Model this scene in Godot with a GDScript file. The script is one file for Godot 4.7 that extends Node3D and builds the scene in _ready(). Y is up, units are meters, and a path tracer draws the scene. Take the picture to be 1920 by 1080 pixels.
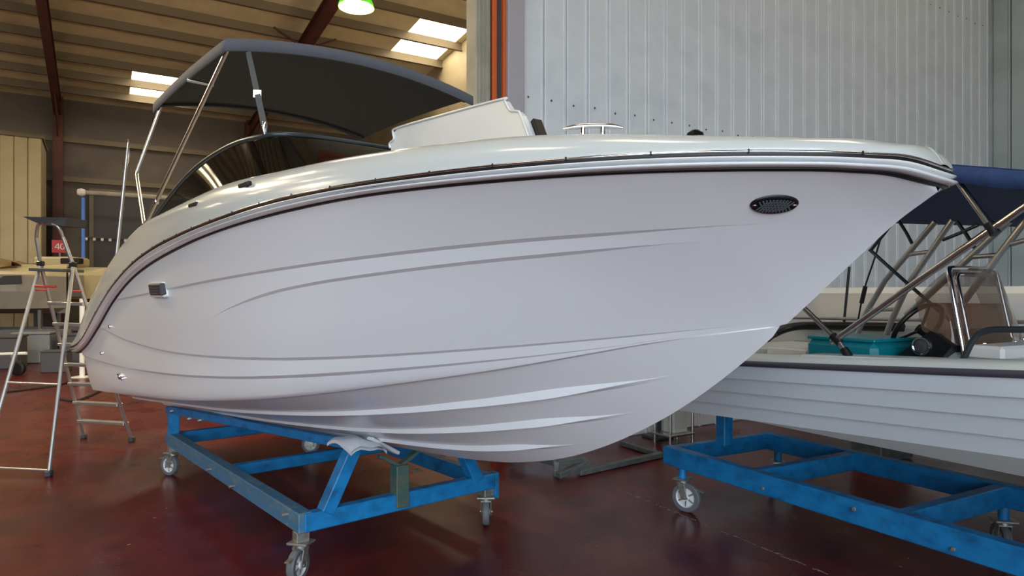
extends Node3D

# ---------------------------------------------------------------- frames
var HALL := Transform3D(Basis(Vector3(0.8526, 0, -0.5225), Vector3.UP, Vector3(0.5225, 0, 0.8526)), Vector3.ZERO)   # x along the long walls, -z towards the back wall
var BOAT := Transform3D(Basis(Vector3(-0.766, 0, 0.643), Vector3.UP, Vector3(-0.643, 0, -0.766)), Vector3(1.21, 0, -1.89))   # x starboard, z aft from the bow
var SKIFF := Transform3D(Basis(Vector3(0.872, 0, -0.489), Vector3.UP, Vector3(0.489, 0, 0.872)), Vector3(0.78, 0, -4.75))   # x across, z towards its bow
const ROOF_V := 28.85
const ROOF_H := 8.44
const WALL_V := 5.6

var M := {}
var names := {}

func at(px: float, py: float, depth: float) -> Vector3:   # a survey point: where a sight line stands at a measured depth
	return Vector3((px - 960.0) / 1272.0 * depth, 1.55 + (550.0 - py) / 1272.0 * depth, -depth)

# ---------------------------------------------------------------- mesh helper
class G:
	var st := SurfaceTool.new()
	var n := 0
	func _init():
		st.begin(Mesh.PRIMITIVE_TRIANGLES)
		st.set_smooth_group(-1)
	func smooth(g: int):
		st.set_smooth_group(g)
	func flat():
		st.set_smooth_group(-1)
	func tri(a: Vector3, b: Vector3, c: Vector3):
		st.add_vertex(a); st.add_vertex(b); st.add_vertex(c)
		n += 1
	func quad(a, b, c, d):
		tri(a, b, c); tri(a, c, d)
	func tri_out(a: Vector3, b: Vector3, c: Vector3, o: Vector3):
		if (b - a).cross(c - a).dot((a + b + c) / 3.0 - o) > 0.0: tri(a, c, b)
		else: tri(a, b, c)
	func quad_out(a, b, c, d, o):
		tri_out(a, b, c, o); tri_out(a, c, d, o)
	func grid(rows: Array, g := 1, flip := false):
		smooth(g)
		for i in rows.size() - 1:
			var p = rows[i]; var q = rows[i + 1]
			for j in p.size() - 1:
				var a: Vector3 = p[j]; var b: Vector3 = p[j + 1]; var c: Vector3 = q[j + 1]; var d: Vector3 = q[j]
				if flip:
					if not (a.is_equal_approx(b)): tri(a, b, c)
					if not (c.is_equal_approx(d)): tri(a, c, d)
				else:
					if not (a.is_equal_approx(b)): tri(a, c, b)
					if not (c.is_equal_approx(d)): tri(a, d, c)
		flat()
	# chamfered box: centre, size, basis
	func box(c: Vector3, s: Vector3, b := Basis.IDENTITY, ch := 0.0):
		var h := s * 0.5
		ch = min(ch, min(h.x, min(h.y, h.z)) * 0.45)
		flat()
		if ch <= 0.0:
			for ax in 3:
				for sg in [-1.0, 1.0]:
					var p := []
					for k in [[-1, -1], [1, -1], [1, 1], [-1, 1]]:
						var v := Vector3.ZERO
						v[ax] = sg * h[ax]; v[(ax + 1) % 3] = k[0] * h[(ax + 1) % 3]; v[(ax + 2) % 3] = k[1] * h[(ax + 2) % 3]
						p.append(c + b * v)
					quad_out(p[0], p[1], p[2], p[3], c)
			return
		var f := func(sx: Vector3, ax: int) -> Vector3:
			var v := Vector3(sx.x * h.x, sx.y * h.y, sx.z * h.z)
			for k in 3:
				if k != ax: v[k] -= sx[k] * ch
			return c + b * v
		for ax in 3:
			for sg in [-1.0, 1.0]:
				var p := []
				for k in [[-1, -1], [1, -1], [1, 1], [-1, 1]]:
					var v := Vector3.ZERO
					v[ax] = sg; v[(ax + 1) % 3] = k[0]; v[(ax + 2) % 3] = k[1]
					p.append(f.call(v, ax))
				quad_out(p[0], p[1], p[2], p[3], c)
			for k in [[-1, -1], [1, -1], [1, 1], [-1, 1]]:
				var v0 := Vector3.ZERO
				v0[ax] = -1; v0[(ax + 1) % 3] = k[0]; v0[(ax + 2) % 3] = k[1]
				var v1 := v0
				v1[ax] = 1
				quad_out(f.call(v0, (ax + 1) % 3), f.call(v1, (ax + 1) % 3), f.call(v1, (ax + 2) % 3), f.call(v0, (ax + 2) % 3), c)
		for x in [-1, 1]:
			for y in [-1, 1]:
				for z in [-1, 1]:
					var v := Vector3(x, y, z)
					tri_out(f.call(v, 0), f.call(v, 1), f.call(v, 2), c)
	func beam(p: Vector3, q: Vector3, w: float, hgt: float, ch := 0.004, up := Vector3.UP):
		var z := (q - p).normalized()
		if abs(z.dot(up)) > 0.98: up = Vector3(1, 0, 0.02)
		var x := up.cross(z).normalized()
		box((p + q) * 0.5, Vector3(w, hgt, p.distance_to(q)), Basis(x, z.cross(x).normalized(), z), ch)
	func tube(path: Array, r, seg := 10, cap := true):
		var rings := []
		var last := Vector3.ZERO
		for i in path.size():
			var p: Vector3 = path[i]
			var t: Vector3
			if i == 0: t = path[1] - p
			elif i == path.size() - 1: t = p - path[i - 1]
			else: t = (path[i + 1] - p).normalized() + (p - path[i - 1]).normalized()
			t = t.normalized()
			if i == 0: last = t.cross(Vector3.UP if abs(t.y) < 0.9 else Vector3.RIGHT).normalized()
			last = (last - t * last.dot(t)).normalized()
			var y := t.cross(last)
			var ring := PackedVector3Array()
			var rr: float = r[i] if r is Array else r
			for k in seg + 1:
				var a := TAU * (k % seg) / seg
				ring.append(p + (last * cos(a) + y * sin(a)) * rr)
			rings.append(ring)
		grid(rings, 7)
		if cap:
			flat()
			for e in [0, rings.size() - 1]:
				var o: Vector3 = path[1] if e == 0 else path[path.size() - 2]
				for k in seg: tri_out(path[e], rings[e][k], rings[e][k + 1], o)
	# lathe: list of [radius, height] turned about an axis through o
	func lathe(prof: Array, o: Vector3, axis := Vector3.UP, seg := 20, g := 9):
		var x := axis.cross(Vector3.UP if abs(axis.y) < 0.9 else Vector3.RIGHT).normalized()
		var y := axis.cross(x).normalized()
		var rings := []
		for pr in prof:
			var ring := PackedVector3Array()
			for k in seg + 1:
				var a := TAU * (k % seg) / seg
				ring.append(o + axis * pr[1] + (x * cos(a) + y * sin(a)) * pr[0])
			rings.append(ring)
		for i in rings.size() - 1: grid([rings[i], rings[i + 1]], g + i)
	# polygon (points in a plane) given thickness
	func slab(pts: Array, thick: Vector3):
		var flatp := PackedVector2Array()
		var nrm := thick.normalized()
		var x: Vector3 = (pts[1] - pts[0]).normalized()
		var y := nrm.cross(x)
		for p in pts: flatp.append(Vector2((p - pts[0]).dot(x), (p - pts[0]).dot(y)))
		var idx := Geometry2D.triangulate_polygon(flatp)
		var mid := Vector3.ZERO
		for p in pts: mid += p / pts.size()
		mid += thick * 0.5
		flat()
		for i in range(0, idx.size(), 3):
			tri_out(pts[idx[i]], pts[idx[i + 1]], pts[idx[i + 2]], mid + thick)
			tri_out(pts[idx[i]] + thick, pts[idx[i + 1]] + thick, pts[idx[i + 2]] + thick, mid - thick)
		for i in pts.size():
			var a: Vector3 = pts[i]; var b: Vector3 = pts[(i + 1) % pts.size()]
			quad(a, b, b + thick, a + thick)
	func done() -> ArrayMesh:
		st.generate_normals()
		return st.commit()

# ---------------------------------------------------------------- objects
func numbered(called: String) -> String:
	names[called] = names.get(called, -1) + 1
	return called if names[called] == 0 else "%s_%03d" % [called, names[called]]

func part(called: String, g, m: Material, parent: Node) -> MeshInstance3D:
	var o := MeshInstance3D.new()
	o.name = called
	o.mesh = g.done() if g is G else g
	o.material_override = m
	parent.add_child(o, true)
	return o

func thing(called: String, label: String, category: String, tr := Transform3D.IDENTITY, group := "") -> Node3D:
	var o := Node3D.new()
	o.name = numbered(called)
	add_child(o)
	o.transform = tr
	o.set_meta("label", label); o.set_meta("category", category)
	if group != "": o.set_meta("group", group)
	return o

func single(called: String, g, m: Material, label: String, category: String, tr := Transform3D.IDENTITY, group := "") -> MeshInstance3D:
	var o := MeshInstance3D.new()
	o.name = numbered(called)
	o.mesh = g.done() if g is G else g
	o.material_override = m
	add_child(o)
	o.transform = tr
	o.set_meta("label", label); o.set_meta("category", category)
	if group != "": o.set_meta("group", group)
	return o

func structure(called: String, g, m: Material, label: String, tr := Transform3D.IDENTITY) -> Node3D:
	var o: Node3D
	if g == null: o = Node3D.new()
	else:
		o = MeshInstance3D.new()
		o.mesh = g.done(); o.material_override = m
	o.name = called
	add_child(o)
	o.transform = tr
	o.set_meta("kind", "structure"); o.set_meta("label", label)
	return o

# ---------------------------------------------------------------- materials
func mat(c: Color, rough := 0.5, metal := 0.0) -> StandardMaterial3D:
	var m := StandardMaterial3D.new()
	m.albedo_color = c; m.roughness = rough; m.metallic = metal
	return m

func c8(r, g, b) -> Color: return Color8(r, g, b)

func noise_tex(seed_: int, freq: float, cols: Array, octaves := 4, size := 512, contrast := 1.0) -> ImageTexture:
	var fn := FastNoiseLite.new()
	fn.seed = seed_; fn.frequency = freq; fn.fractal_octaves = octaves
	fn.noise_type = FastNoiseLite.TYPE_SIMPLEX_SMOOTH
	var im := fn.get_seamless_image(size, size)
	im.convert(Image.FORMAT_RGB8)
	var lut := []
	for i in 256:
		var t: float = clamp((i / 255.0 - 0.5) * contrast + 0.5, 0.0, 1.0) * (cols.size() - 1)
		var k: int = min(int(t), cols.size() - 2)
		lut.append((cols[k] as Color).lerp(cols[k + 1], t - k))
	var data := im.get_data()
	for i in range(0, data.size(), 3):
		var c: Color = lut[data[i]]
		data[i] = int(c.r * 255); data[i + 1] = int(c.g * 255); data[i + 2] = int(c.b * 255)
	return ImageTexture.create_from_image(Image.create_from_data(size, size, false, Image.FORMAT_RGB8, data))

func tri_mat(tex: Texture2D, scale: float, rough := 0.5, metal := 0.0) -> StandardMaterial3D:
	var m := mat(Color.WHITE, rough, metal)
	m.albedo_texture = tex
	m.uv1_triplanar = true; m.uv1_world_triplanar = true
	m.uv1_scale = Vector3.ONE * scale
	return m

func make_materials():
	M.gel = mat(c8(232, 234, 236), 0.22); M.gel.clearcoat_enabled = true; M.gel.clearcoat = 0.6; M.gel.clearcoat_roughness = 0.06
	M.gel_side = mat(c8(226, 229, 233), 0.3); M.gel_side.clearcoat_enabled = true; M.gel_side.clearcoat = 0.35; M.gel_side.clearcoat_roughness = 0.12
	M.gel_deck = mat(c8(204, 209, 208), 0.22); M.gel_deck.clearcoat_enabled = true; M.gel_deck.clearcoat = 0.5; M.gel_deck.clearcoat_roughness = 0.06
	M.chrome = mat(c8(225, 225, 228), 0.12, 1.0)
	M.steel = mat(c8(200, 200, 202), 0.28, 1.0)
	M.alu = mat(c8(188, 188, 190), 0.42, 0.9)
	M.rubber = mat(c8(14, 14, 16), 0.45)
	M.black = mat(c8(20, 21, 24), 0.35)
	M.glass = mat(Color(0.012, 0.022, 0.022, 0.9), 0.04); M.glass.transparency = BaseMaterial3D.TRANSPARENCY_ALPHA
	M.frame_dark = mat(c8(62, 70, 76), 0.3, 0.4)
	M.canvas = tri_mat(noise_tex(3, 0.05, [c8(40, 48, 58), c8(52, 60, 70)], 3, 256), 3.0, 0.85)
	M.hem = mat(c8(92, 95, 106), 0.8)
	M.webbing = mat(c8(84, 88, 94), 0.8)
	M.blue = tri_mat(noise_tex(5, 0.012, [c8(16, 84, 128), c8(18, 110, 168), c8(26, 126, 186), c8(22, 116, 174)], 5, 512, 1.4), 1.2, 0.42)
	M.blue_worn = tri_mat(noise_tex(8, 0.012, [c8(96, 118, 126), c8(66, 110, 138), c8(46, 108, 156), c8(110, 124, 126)], 5, 512, 1.8), 1.6, 0.5)
	M.green_steel = tri_mat(noise_tex(9, 0.02, [c8(40, 96, 104), c8(84, 96, 84), c8(96, 104, 92)], 4, 256, 1.6), 2.0, 0.5, 0.2)
	M.grey_steel = tri_mat(noise_tex(10, 0.02, [c8(82, 88, 90), c8(112, 118, 118)], 4, 256, 1.5), 1.5, 0.5, 0.2)
	M.zinc = tri_mat(noise_tex(11, 0.03, [c8(140, 138, 128), c8(182, 182, 178)], 4, 256, 1.5), 3.0, 0.4, 0.7)
	M.tyre = mat(c8(96, 98, 102), 0.6)
	M.tyre_dark = mat(c8(64, 66, 70), 0.6)
	M.hub = mat(c8(205, 208, 210), 0.4)
	M.label_red = mat(c8(206, 66, 44), 0.5)
	M.cloth = mat(c8(206, 208, 214), 0.85)
	M.navy = tri_mat(noise_tex(12, 0.03, [c8(24, 50, 96), c8(34, 66, 118)], 4, 256, 1.6), 3.0, 0.75)
	M.skiff = mat(c8(214, 222, 228), 0.32)
	M.cream = mat(c8(198, 206, 206), 0.4)
	M.teal = mat(c8(8, 122, 136), 0.35)
	M.teal_lid = mat(c8(96, 132, 128), 0.4)
	M.smoke = mat(Color(0.42, 0.32, 0.26, 0.55), 0.06); M.smoke.transparency = BaseMaterial3D.TRANSPARENCY_ALPHA
	M.tan_seat = mat(c8(196, 160, 140), 0.7)
	M.grey_seat = mat(c8(150, 158, 168), 0.6)
	M.grid = mat(c8(104, 118, 122), 0.4, 0.3)
	M.recess = mat(c8(66, 70, 74), 0.5)
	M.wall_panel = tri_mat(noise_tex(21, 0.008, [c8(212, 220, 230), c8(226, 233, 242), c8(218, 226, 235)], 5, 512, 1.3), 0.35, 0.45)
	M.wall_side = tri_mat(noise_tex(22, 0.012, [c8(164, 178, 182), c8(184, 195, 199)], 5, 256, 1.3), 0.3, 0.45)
	M.wall_back = tri_mat(noise_tex(23, 0.01, [c8(84, 78, 74), c8(104, 98, 92)], 5, 256, 1.3), 0.25, 0.7)
	M.beige_wall = tri_mat(noise_tex(24, 0.01, [c8(150, 140, 116), c8(172, 160, 134)], 4, 256, 1.2), 0.3, 0.6)
	M.beige_panel = tri_mat(noise_tex(25, 0.012, [c8(178, 164, 126), c8(192, 178, 140)], 4, 256, 1.2), 0.3, 0.5)
	M.roof = tri_mat(noise_tex(26, 0.01, [c8(204, 196, 166), c8(222, 214, 184), c8(212, 204, 174)], 5, 512, 1.4), 0.12, 0.75)
	M.purlin = mat(c8(110, 100, 84), 0.6)
	M.red_steel = tri_mat(noise_tex(27, 0.015, [c8(72, 38, 34), c8(94, 50, 44)], 4, 256, 1.3), 0.4, 0.6)
	M.jamb = mat(c8(176, 174, 184), 0.5)
	M.jamb_grey = tri_mat(noise_tex(28, 0.01, [c8(150, 148, 138), c8(178, 176, 166)], 4, 256, 1.6), 0.8, 0.5)
	M.slate = mat(c8(72, 80, 88), 0.5)
	M.dark_grey = mat(c8(84, 82, 78), 0.5)
	M.orange = mat(c8(214, 100, 48), 0.45)
	M.floor = tri_mat(noise_tex(31, 0.006, [c8(70, 17, 18), c8(84, 21, 21), c8(96, 28, 25), c8(78, 18, 19)], 6, 1024, 1.5), 0.16, 0.3)
	M.floor.roughness = 1.0
	M.floor.roughness_texture = noise_tex(32, 0.008, [Color(0.2, 0.2, 0.2), Color(0.28, 0.28, 0.28), Color(0.4, 0.4, 0.4)], 6, 512, 1.5)
	M.chip = mat(c8(158, 122, 112), 0.7)
	M.yellow_gel = mat(c8(198, 186, 148), 0.35)
	M.tan_cover = tri_mat(noise_tex(33, 0.02, [c8(120, 98, 62), c8(160, 134, 88)], 4, 256, 1.5), 0.6, 0.85)
	M.dark_hull = mat(c8(26, 23, 31), 0.6)
	M.grey_hull = mat(c8(132, 128, 120), 0.4)
	M.trailer = mat(c8(110, 110, 112), 0.5, 0.5)
	M.sign = mat(c8(190, 44, 54), 0.5)
	M.white = mat(c8(232, 232, 232), 0.45)
	M.pole_blue = mat(c8(40, 110, 205), 0.4)
	M.clutter = mat(c8(74, 74, 80), 0.7)
	M.clutter_light = mat(c8(128, 134, 144), 0.7)
	M.red_plastic = mat(c8(190, 50, 52), 0.5)
	M.cord = mat(c8(34, 28, 26), 0.7)
	M.glow = mat(c8(240, 255, 244), 0.5); M.glow.emission_enabled = true; M.glow.emission = Color(0.86, 1.0, 0.9); M.glow.emission_energy_multiplier = 6.0
	M.lamp_green = mat(c8(96, 190, 60), 0.25)
	M.lamp_green.emission_enabled = true; M.lamp_green.emission = Color(0.16, 0.62, 0.08); M.lamp_green.emission_energy_multiplier = 1.2
	M.skylight = mat(c8(255, 246, 226), 0.6); M.skylight.emission_enabled = true; M.skylight.emission = Color(1.0, 0.93, 0.78); M.skylight.emission_energy_multiplier = 5.0
	M.kerb = mat(c8(150, 148, 144), 0.8)

# ---------------------------------------------------------------- hull lines (metres: distance aft of the bow, height)
var T := {
	"R": [0.000, 1.8940, 0.023, 1.9063, 0.093, 1.9124, 0.210, 1.9156, 0.373, 1.9200, 0.582, 1.9223, 0.838, 1.9214, 1.141, 1.9180, 1.490, 1.9124, 1.886, 1.8982, 2.328, 1.8687, 2.817, 1.8371, 3.353, 1.8005, 3.935, 1.7290, 4.563, 1.5971, 5.239, 1.4037, 5.960, 1.1825, 6.729, 1.0601, 6.95, 1.045],
	"M": [0.02, 1.8520, 0.051, 1.8655, 0.133, 1.8746, 0.254, 1.8780, 0.415, 1.8816, 0.614, 1.8851, 0.852, 1.8856, 1.129, 1.8848, 1.446, 1.8804, 1.801, 1.8655, 2.195, 1.8429, 2.628, 1.8131, 3.100, 1.7751, 3.611, 1.7249, 4.161, 1.6423, 4.750, 1.5004, 5.377, 1.3011, 6.044, 1.1158, 6.750, 1.0000, 6.95, 0.985],
	"D": [0.000, 1.8981, 0.024, 1.9432, 0.096, 1.9656, 0.216, 1.9718, 0.385, 1.9819, 0.601, 2.0043, 0.866, 2.0255, 1.178, 2.0331, 1.539, 2.0378, 1.948, 2.0371, 2.405, 2.0423, 2.910, 2.0263, 3.463, 2.0089, 4.064, 1.9810, 4.713, 1.8691, 5.411, 1.6954, 6.156, 1.4597, 6.6, 1.24, 6.950, 1.1000],
	"C": [0.480, 1.4430, 0.651, 1.4128, 0.849, 1.3737, 1.073, 1.3224, 1.322, 1.2665, 1.598, 1.2117, 1.900, 1.1562, 2.229, 1.0978, 2.583, 1.0421, 2.963, 0.9934, 3.370, 0.9488, 3.803, 0.9039, 4.261, 0.8601, 4.746, 0.8185, 5.257, 0.7767, 5.794, 0.7322, 6.358, 0.6854, 6.947, 0.6380],
	"K": [0.018, 1.8385, 0.039, 1.8232, 0.117, 1.7677, 0.236, 1.6619, 0.397, 1.5123, 0.599, 1.3308, 0.842, 1.1445, 1.127, 0.9747, 1.454, 0.8309, 1.822, 0.7318, 2.231, 0.6705, 2.682, 0.6291, 3.175, 0.5885, 3.709, 0.5455, 4.284, 0.5000, 4.901, 0.4504, 5.559, 0.3965, 6.259, 0.3405, 7.000, 0.2850],
	"K1": [0.430, 1.7478, 0.652, 1.7381, 0.921, 1.7269, 1.236, 1.7090, 1.597, 1.6863, 2.004, 1.6593, 2.457, 1.6296, 2.956, 1.6005, 3.502, 1.5716, 4.094, 1.5405, 4.732, 1.5072],
	"K2": [0.515, 1.7052, 0.662, 1.6962, 0.827, 1.6851, 1.011, 1.6721, 1.214, 1.6568, 1.435, 1.6384, 1.674, 1.6170, 1.932, 1.5913, 2.209, 1.5558, 2.504, 1.5008, 2.817, 1.4235, 2.95, 1.375, 3.4, 1.33, 7.0, 1.33],
	"L1": [0.486, 1.4546, 0.741, 1.4205, 1.049, 1.3811, 1.410, 1.3394, 1.825, 1.2982, 2.293, 1.2636, 2.815, 1.2388, 3.390, 1.2212, 4.018, 1.2182, 4.700, 1.2371, 5.435, 1.2950],
	"L2": [0.489, 1.4490, 0.778, 1.3914, 1.132, 1.3305, 1.553, 1.2703, 2.041, 1.2109, 2.595, 1.1545, 3.215, 1.1079, 3.902, 1.0662, 4.655, 1.0298, 5.475, 1.0080, 6.361, 0.9975],
	"S1": [0.5, 0.2, 0.78, 0.40, 0.97, 0.518, 1.21, 0.613, 1.65, 0.687, 1.92, 0.702, 7.0, 0.70],
	"S2": [0.5, 0.1, 1.0, 0.18, 1.11, 0.238, 1.39, 0.363, 1.83, 0.428, 2.3, 0.44, 7.0, 0.45],
	"S3": [0.5, 0.05, 1.2, 0.07, 1.38, 0.10, 1.7, 0.162, 2.04, 0.187, 7.0, 0.19],
}
var TS := {}   # slopes

func line(k: String, s: float) -> float:   # monotone cubic through the table
	var t: Array = T[k]
	var n := t.size() / 2
	if not TS.has(k):
		var m := []
		for i in n:
			if i == 0: m.append((t[3] - t[1]) / (t[2] - t[0]))
			elif i == n - 1: m.append((t[2 * i + 1] - t[2 * i - 1]) / (t[2 * i] - t[2 * i - 2]))
			else:
				var h0: float = t[2 * i] - t[2 * i - 2]; var h1: float = t[2 * i + 2] - t[2 * i]
				var d0: float = (t[2 * i + 1] - t[2 * i - 1]) / h0; var d1: float = (t[2 * i + 3] - t[2 * i + 1]) / h1
				m.append((d0 * h1 + d1 * h0) / (h0 + h1))
		TS[k] = m
	var sl: Array = TS[k]
	if s <= t[0]: return t[1] + sl[0] * (s - t[0])
	if s >= t[2 * n - 2]: return t[2 * n - 1] + sl[n - 1] * (s - t[2 * n - 2])
	var i := 0
	while t[2 * i + 2] < s: i += 1
	var h: float = t[2 * i + 2] - t[2 * i]
	var u: float = (s - t[2 * i]) / h
	var u2 := u * u; var u3 := u2 * u
	return (2 * u3 - 3 * u2 + 1) * t[2 * i + 1] + (u3 - 2 * u2 + u) * h * sl[i] + (3 * u2 - 2 * u3) * t[2 * i + 3] + (u3 - u2) * h * sl[i + 1]

func plan(s: float, bm: float, ls: float, p: float, q: float) -> float:
	return bm * pow(1.0 - pow(1.0 - clamp(s / ls, 0.0, 1.0), p), q)
func taper(s: float) -> float: return -0.008 * pow(max(0.0, s - 4.4), 2)
func b_rail(s: float) -> float: return plan(s, 1.27, 3.0, 2.2, 0.55) + taper(s)
func b_top(s: float) -> float: return plan(s - 0.02, 1.22, 3.0, 2.2, 0.55) + taper(s)
func b_chine(s: float) -> float: return plan(s - 0.48, 1.06, 3.3, 1.8, 0.85) + taper(s) * 0.7 + 0.06 * smoothstep(4.2, 6.5, s)
func b_deck(s: float) -> float: return plan(s - 0.07, 1.17, 3.0, 2.2, 0.58) + taper(s)
func low(s: float) -> Vector2:
	if s > 0.48: return Vector2(max(0.0, b_chine(s)), line("C", s))
	return Vector2(0, line("K", max(s, 0.018)))
func b_side(s: float, z: float) -> float:
	var l := low(s)
	var t: float = clamp((z - l.y) / max(line("M", s) - l.y, 0.0001), 0.0, 1.0)
	var k: float = smoothstep(0.5, 3.0, s)
	return l.x + (b_top(s) - l.x) * pow(t, lerp(1.05, 0.6, k) + 0.25 * smoothstep(5.0, 6.5, s))
func side_frame(s: float, z: float) -> Transform3D:   # x forward along the hull, y up, z outward
	var p := Vector3(b_side(s, z), z, s)
	var a := Vector3(b_side(s + 0.03, z), z, s + 0.03) - Vector3(b_side(s - 0.03, z), z, s - 0.03)
	var b := Vector3(b_side(s, z + 0.02), z + 0.02, s) - Vector3(b_side(s, z - 0.02), z - 0.02, s)
	var x := -a.normalized()
	var nn := x.cross(b).normalized()
	if nn.x < 0: nn = -nn
	return Transform3D(Basis(x, nn.cross(x).normalized(), nn), p)

func mirror(r: PackedVector3Array) -> PackedVector3Array:
	var o := PackedVector3Array()
	for p in r: o.append(Vector3(-p.x, p.y, p.z))
	return o

func hull_mesh() -> ArrayMesh:
	var g := G.new()
	var NS := 150
	var patches := []   # each: list of rows (one per station)
	for k in 20: patches.append([])
	for j in NS + 1:
		var s := 0.021 + 6.479 * pow(float(j) / NS, 1.7)
		var l := low(s)
		var zm := line("M", s)
		var gap: float = min(0.006, (zm - l.y) * 0.04)
		var z := [l.y, line("L2", s), line("L1", s), line("K2", s), line("K1", s), zm]
		for i in range(1, 5): z[i] = max(z[i], z[i - 1] + gap)
		for i in range(4, 0, -1): z[i] = min(z[i], z[i + 1] - gap)
		var bow_fade := smoothstep(0.5, 0.85, s)
		var amp := [0.0, minf(0.013, (z[1] - z[0]) * 0.16) * bow_fade, minf(0.013, (z[2] - z[1]) * 0.16) * bow_fade, 0.009 * smoothstep(0.5, 0.95, s) * (1.0 - smoothstep(2.2, 2.85, s)), 0.009 * smoothstep(0.3, 0.9, s), 0.0]
		var cnt := [12, 12, 14, 14, 14]
		for i in 5:
			var row := PackedVector3Array()
			for k in cnt[i] + 1:
				var u: float = float(k) / cnt[i]
				var ztop: float = z[i + 1] - minf(amp[i + 1] * 1.1, (z[i + 1] - z[i]) * 0.4)
				var zz: float = lerp(z[i], ztop, u)
				var inset: float = amp[i + 1] * clampf(1.0 - (ztop - zz) / minf(ztop - z[i] + 0.0001, 0.16), 0.0, 1.0) if i < 4 else 0.0
				row.append(Vector3(max(0.0, b_side(s, zz) - inset), zz, s))
			patches[i].append(row)
			if i < 4:   # the ledge under the panel above
				var e: Vector3 = row[row.size() - 1]
				patches[5 + i].append(PackedVector3Array([e, Vector3(max(0.0, b_side(s, z[i + 1])), z[i + 1], s)]))
		if s < 0.49:
			if 0.021 + 6.479 * pow(float(j + 1) / NS, 1.7) >= 0.49:   # the bottom starts from a point on the stem
				for k in range(9, 20):
					var pt := PackedVector3Array()
					for q in (6 if k >= 10 and k < 14 else 2): pt.append(Vector3(0, l.y, s))
					patches[k].append(pt)
			continue
		# bottom: chine flat, planing strakes, keel
		var zk := line("K", s)
		var w := 0.045 * smoothstep(0.5, 1.6, s)
		var bc := l.x
		var bi: float = max(bc - w, 0.0)
		patches[9].append(PackedVector3Array([Vector3(bi, l.y - 0.004, s), Vector3(bc, l.y, s)]))
		var us := [0.0, line("S3", s), line("S2", s), line("S1", s), 1.0]
		var am := [0.0, smoothstep(1.3, 1.75, s), smoothstep(0.95, 1.45, s), smoothstep(0.72, 1.3, s), 0.0]
		var start := 0.0
		for i in 4:
			var row := PackedVector3Array()
			for k in 6:
				var u: float = lerp(start, us[i + 1], k / 5.0)
				row.append(Vector3(bi * u, lerp(zk, l.y - 0.004, u), s))
			patches[10 + i].append(row)
			start = us[i + 1]
			if i < 3:
				var a: Vector3 = row[5]
				var ww: float = 0.038 * am[i + 1]
				var u2: float = min(us[i + 1] + (ww + 0.006) / max(bi, 0.05), us[i + 2] - 0.01)
				u2 = max(u2, us[i + 1] + 0.0005)
				var top := Vector3(bi * u2, lerp(zk, l.y - 0.004, u2), s)
				var low_pt := Vector3(lerp(a.x, top.x - 0.006 * am[i + 1], 1.0), lerp(top.y, a.y, am[i + 1]), s)
				patches[14 + 2 * i].append(PackedVector3Array([a, low_pt]))
				patches[15 + 2 * i].append(PackedVector3Array([low_pt, top]))
				start = u2
	for k in 20:
		g.grid(patches[k], 20 + k, true)
		var o := []
		for r in patches[k]: o.append(mirror(r))
		g.grid(o, 50 + k, false)
	# transom
	var edge := []
	for k in [10, 14, 15, 11, 16, 17, 12, 18, 19, 13, 9, 0, 5, 1, 6, 2, 7, 3, 8, 4]:
		for p in patches[k][patches[k].size() - 1]: edge.append(p)
	g.flat()
	for i in edge.size() - 1:
		var a: Vector3 = edge[i]; var b: Vector3 = edge[i + 1]
		if a.is_equal_approx(b): continue
		g.quad(a, Vector3(0, a.y, a.z), Vector3(0, b.y, b.z), b)
		g.quad(Vector3(-a.x, a.y, a.z), Vector3(0, a.y, a.z), Vector3(0, b.y, b.z), Vector3(-b.x, b.y, b.z))
	return g.done()

# a profile [fraction between hull top and rail, outward] swept round both sides of the boat
func rail_sweep(g: G, prof: Array, grp: int, flat_rail := false):
	var st := []
	var N := 130
	for j in N + 1: st.append(6.93 * pow(1.0 - float(j) / N, 2.0))
	var rows := []
	for sgn in [1.0, -1.0]:
		var order = range(st.size()) if sgn > 0 else range(st.size() - 2, -1, -1)
		for j in order:
			var s: float = st[j]
			var sm: float = 0.02 + s * (6.93 - 0.02) / 6.93
			var pr := Vector3(b_rail(s), line("R", s), s)
			var pm := Vector3(b_top(sm), line("M", sm), sm)
			var tng := Vector3(b_rail(s + 0.004) - b_rail(max(s - 0.004, 0.0)), 0, 0.004 + min(s, 0.004))
			var nn := Vector3(tng.z, 0, -tng.x).normalized()
			if s < 0.002: nn = Vector3(0, 0, -1)
			var row := PackedVector3Array()
			for q in prof:
				var p: Vector3 = pr + Vector3(0, q[0], 0) if flat_rail else pm.lerp(pr, q[0])
				p += nn * (q[1] - 0.018)
				p.x *= sgn
				row.append(p)
			rows.append(row)
	g.grid(rows, grp)

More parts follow.
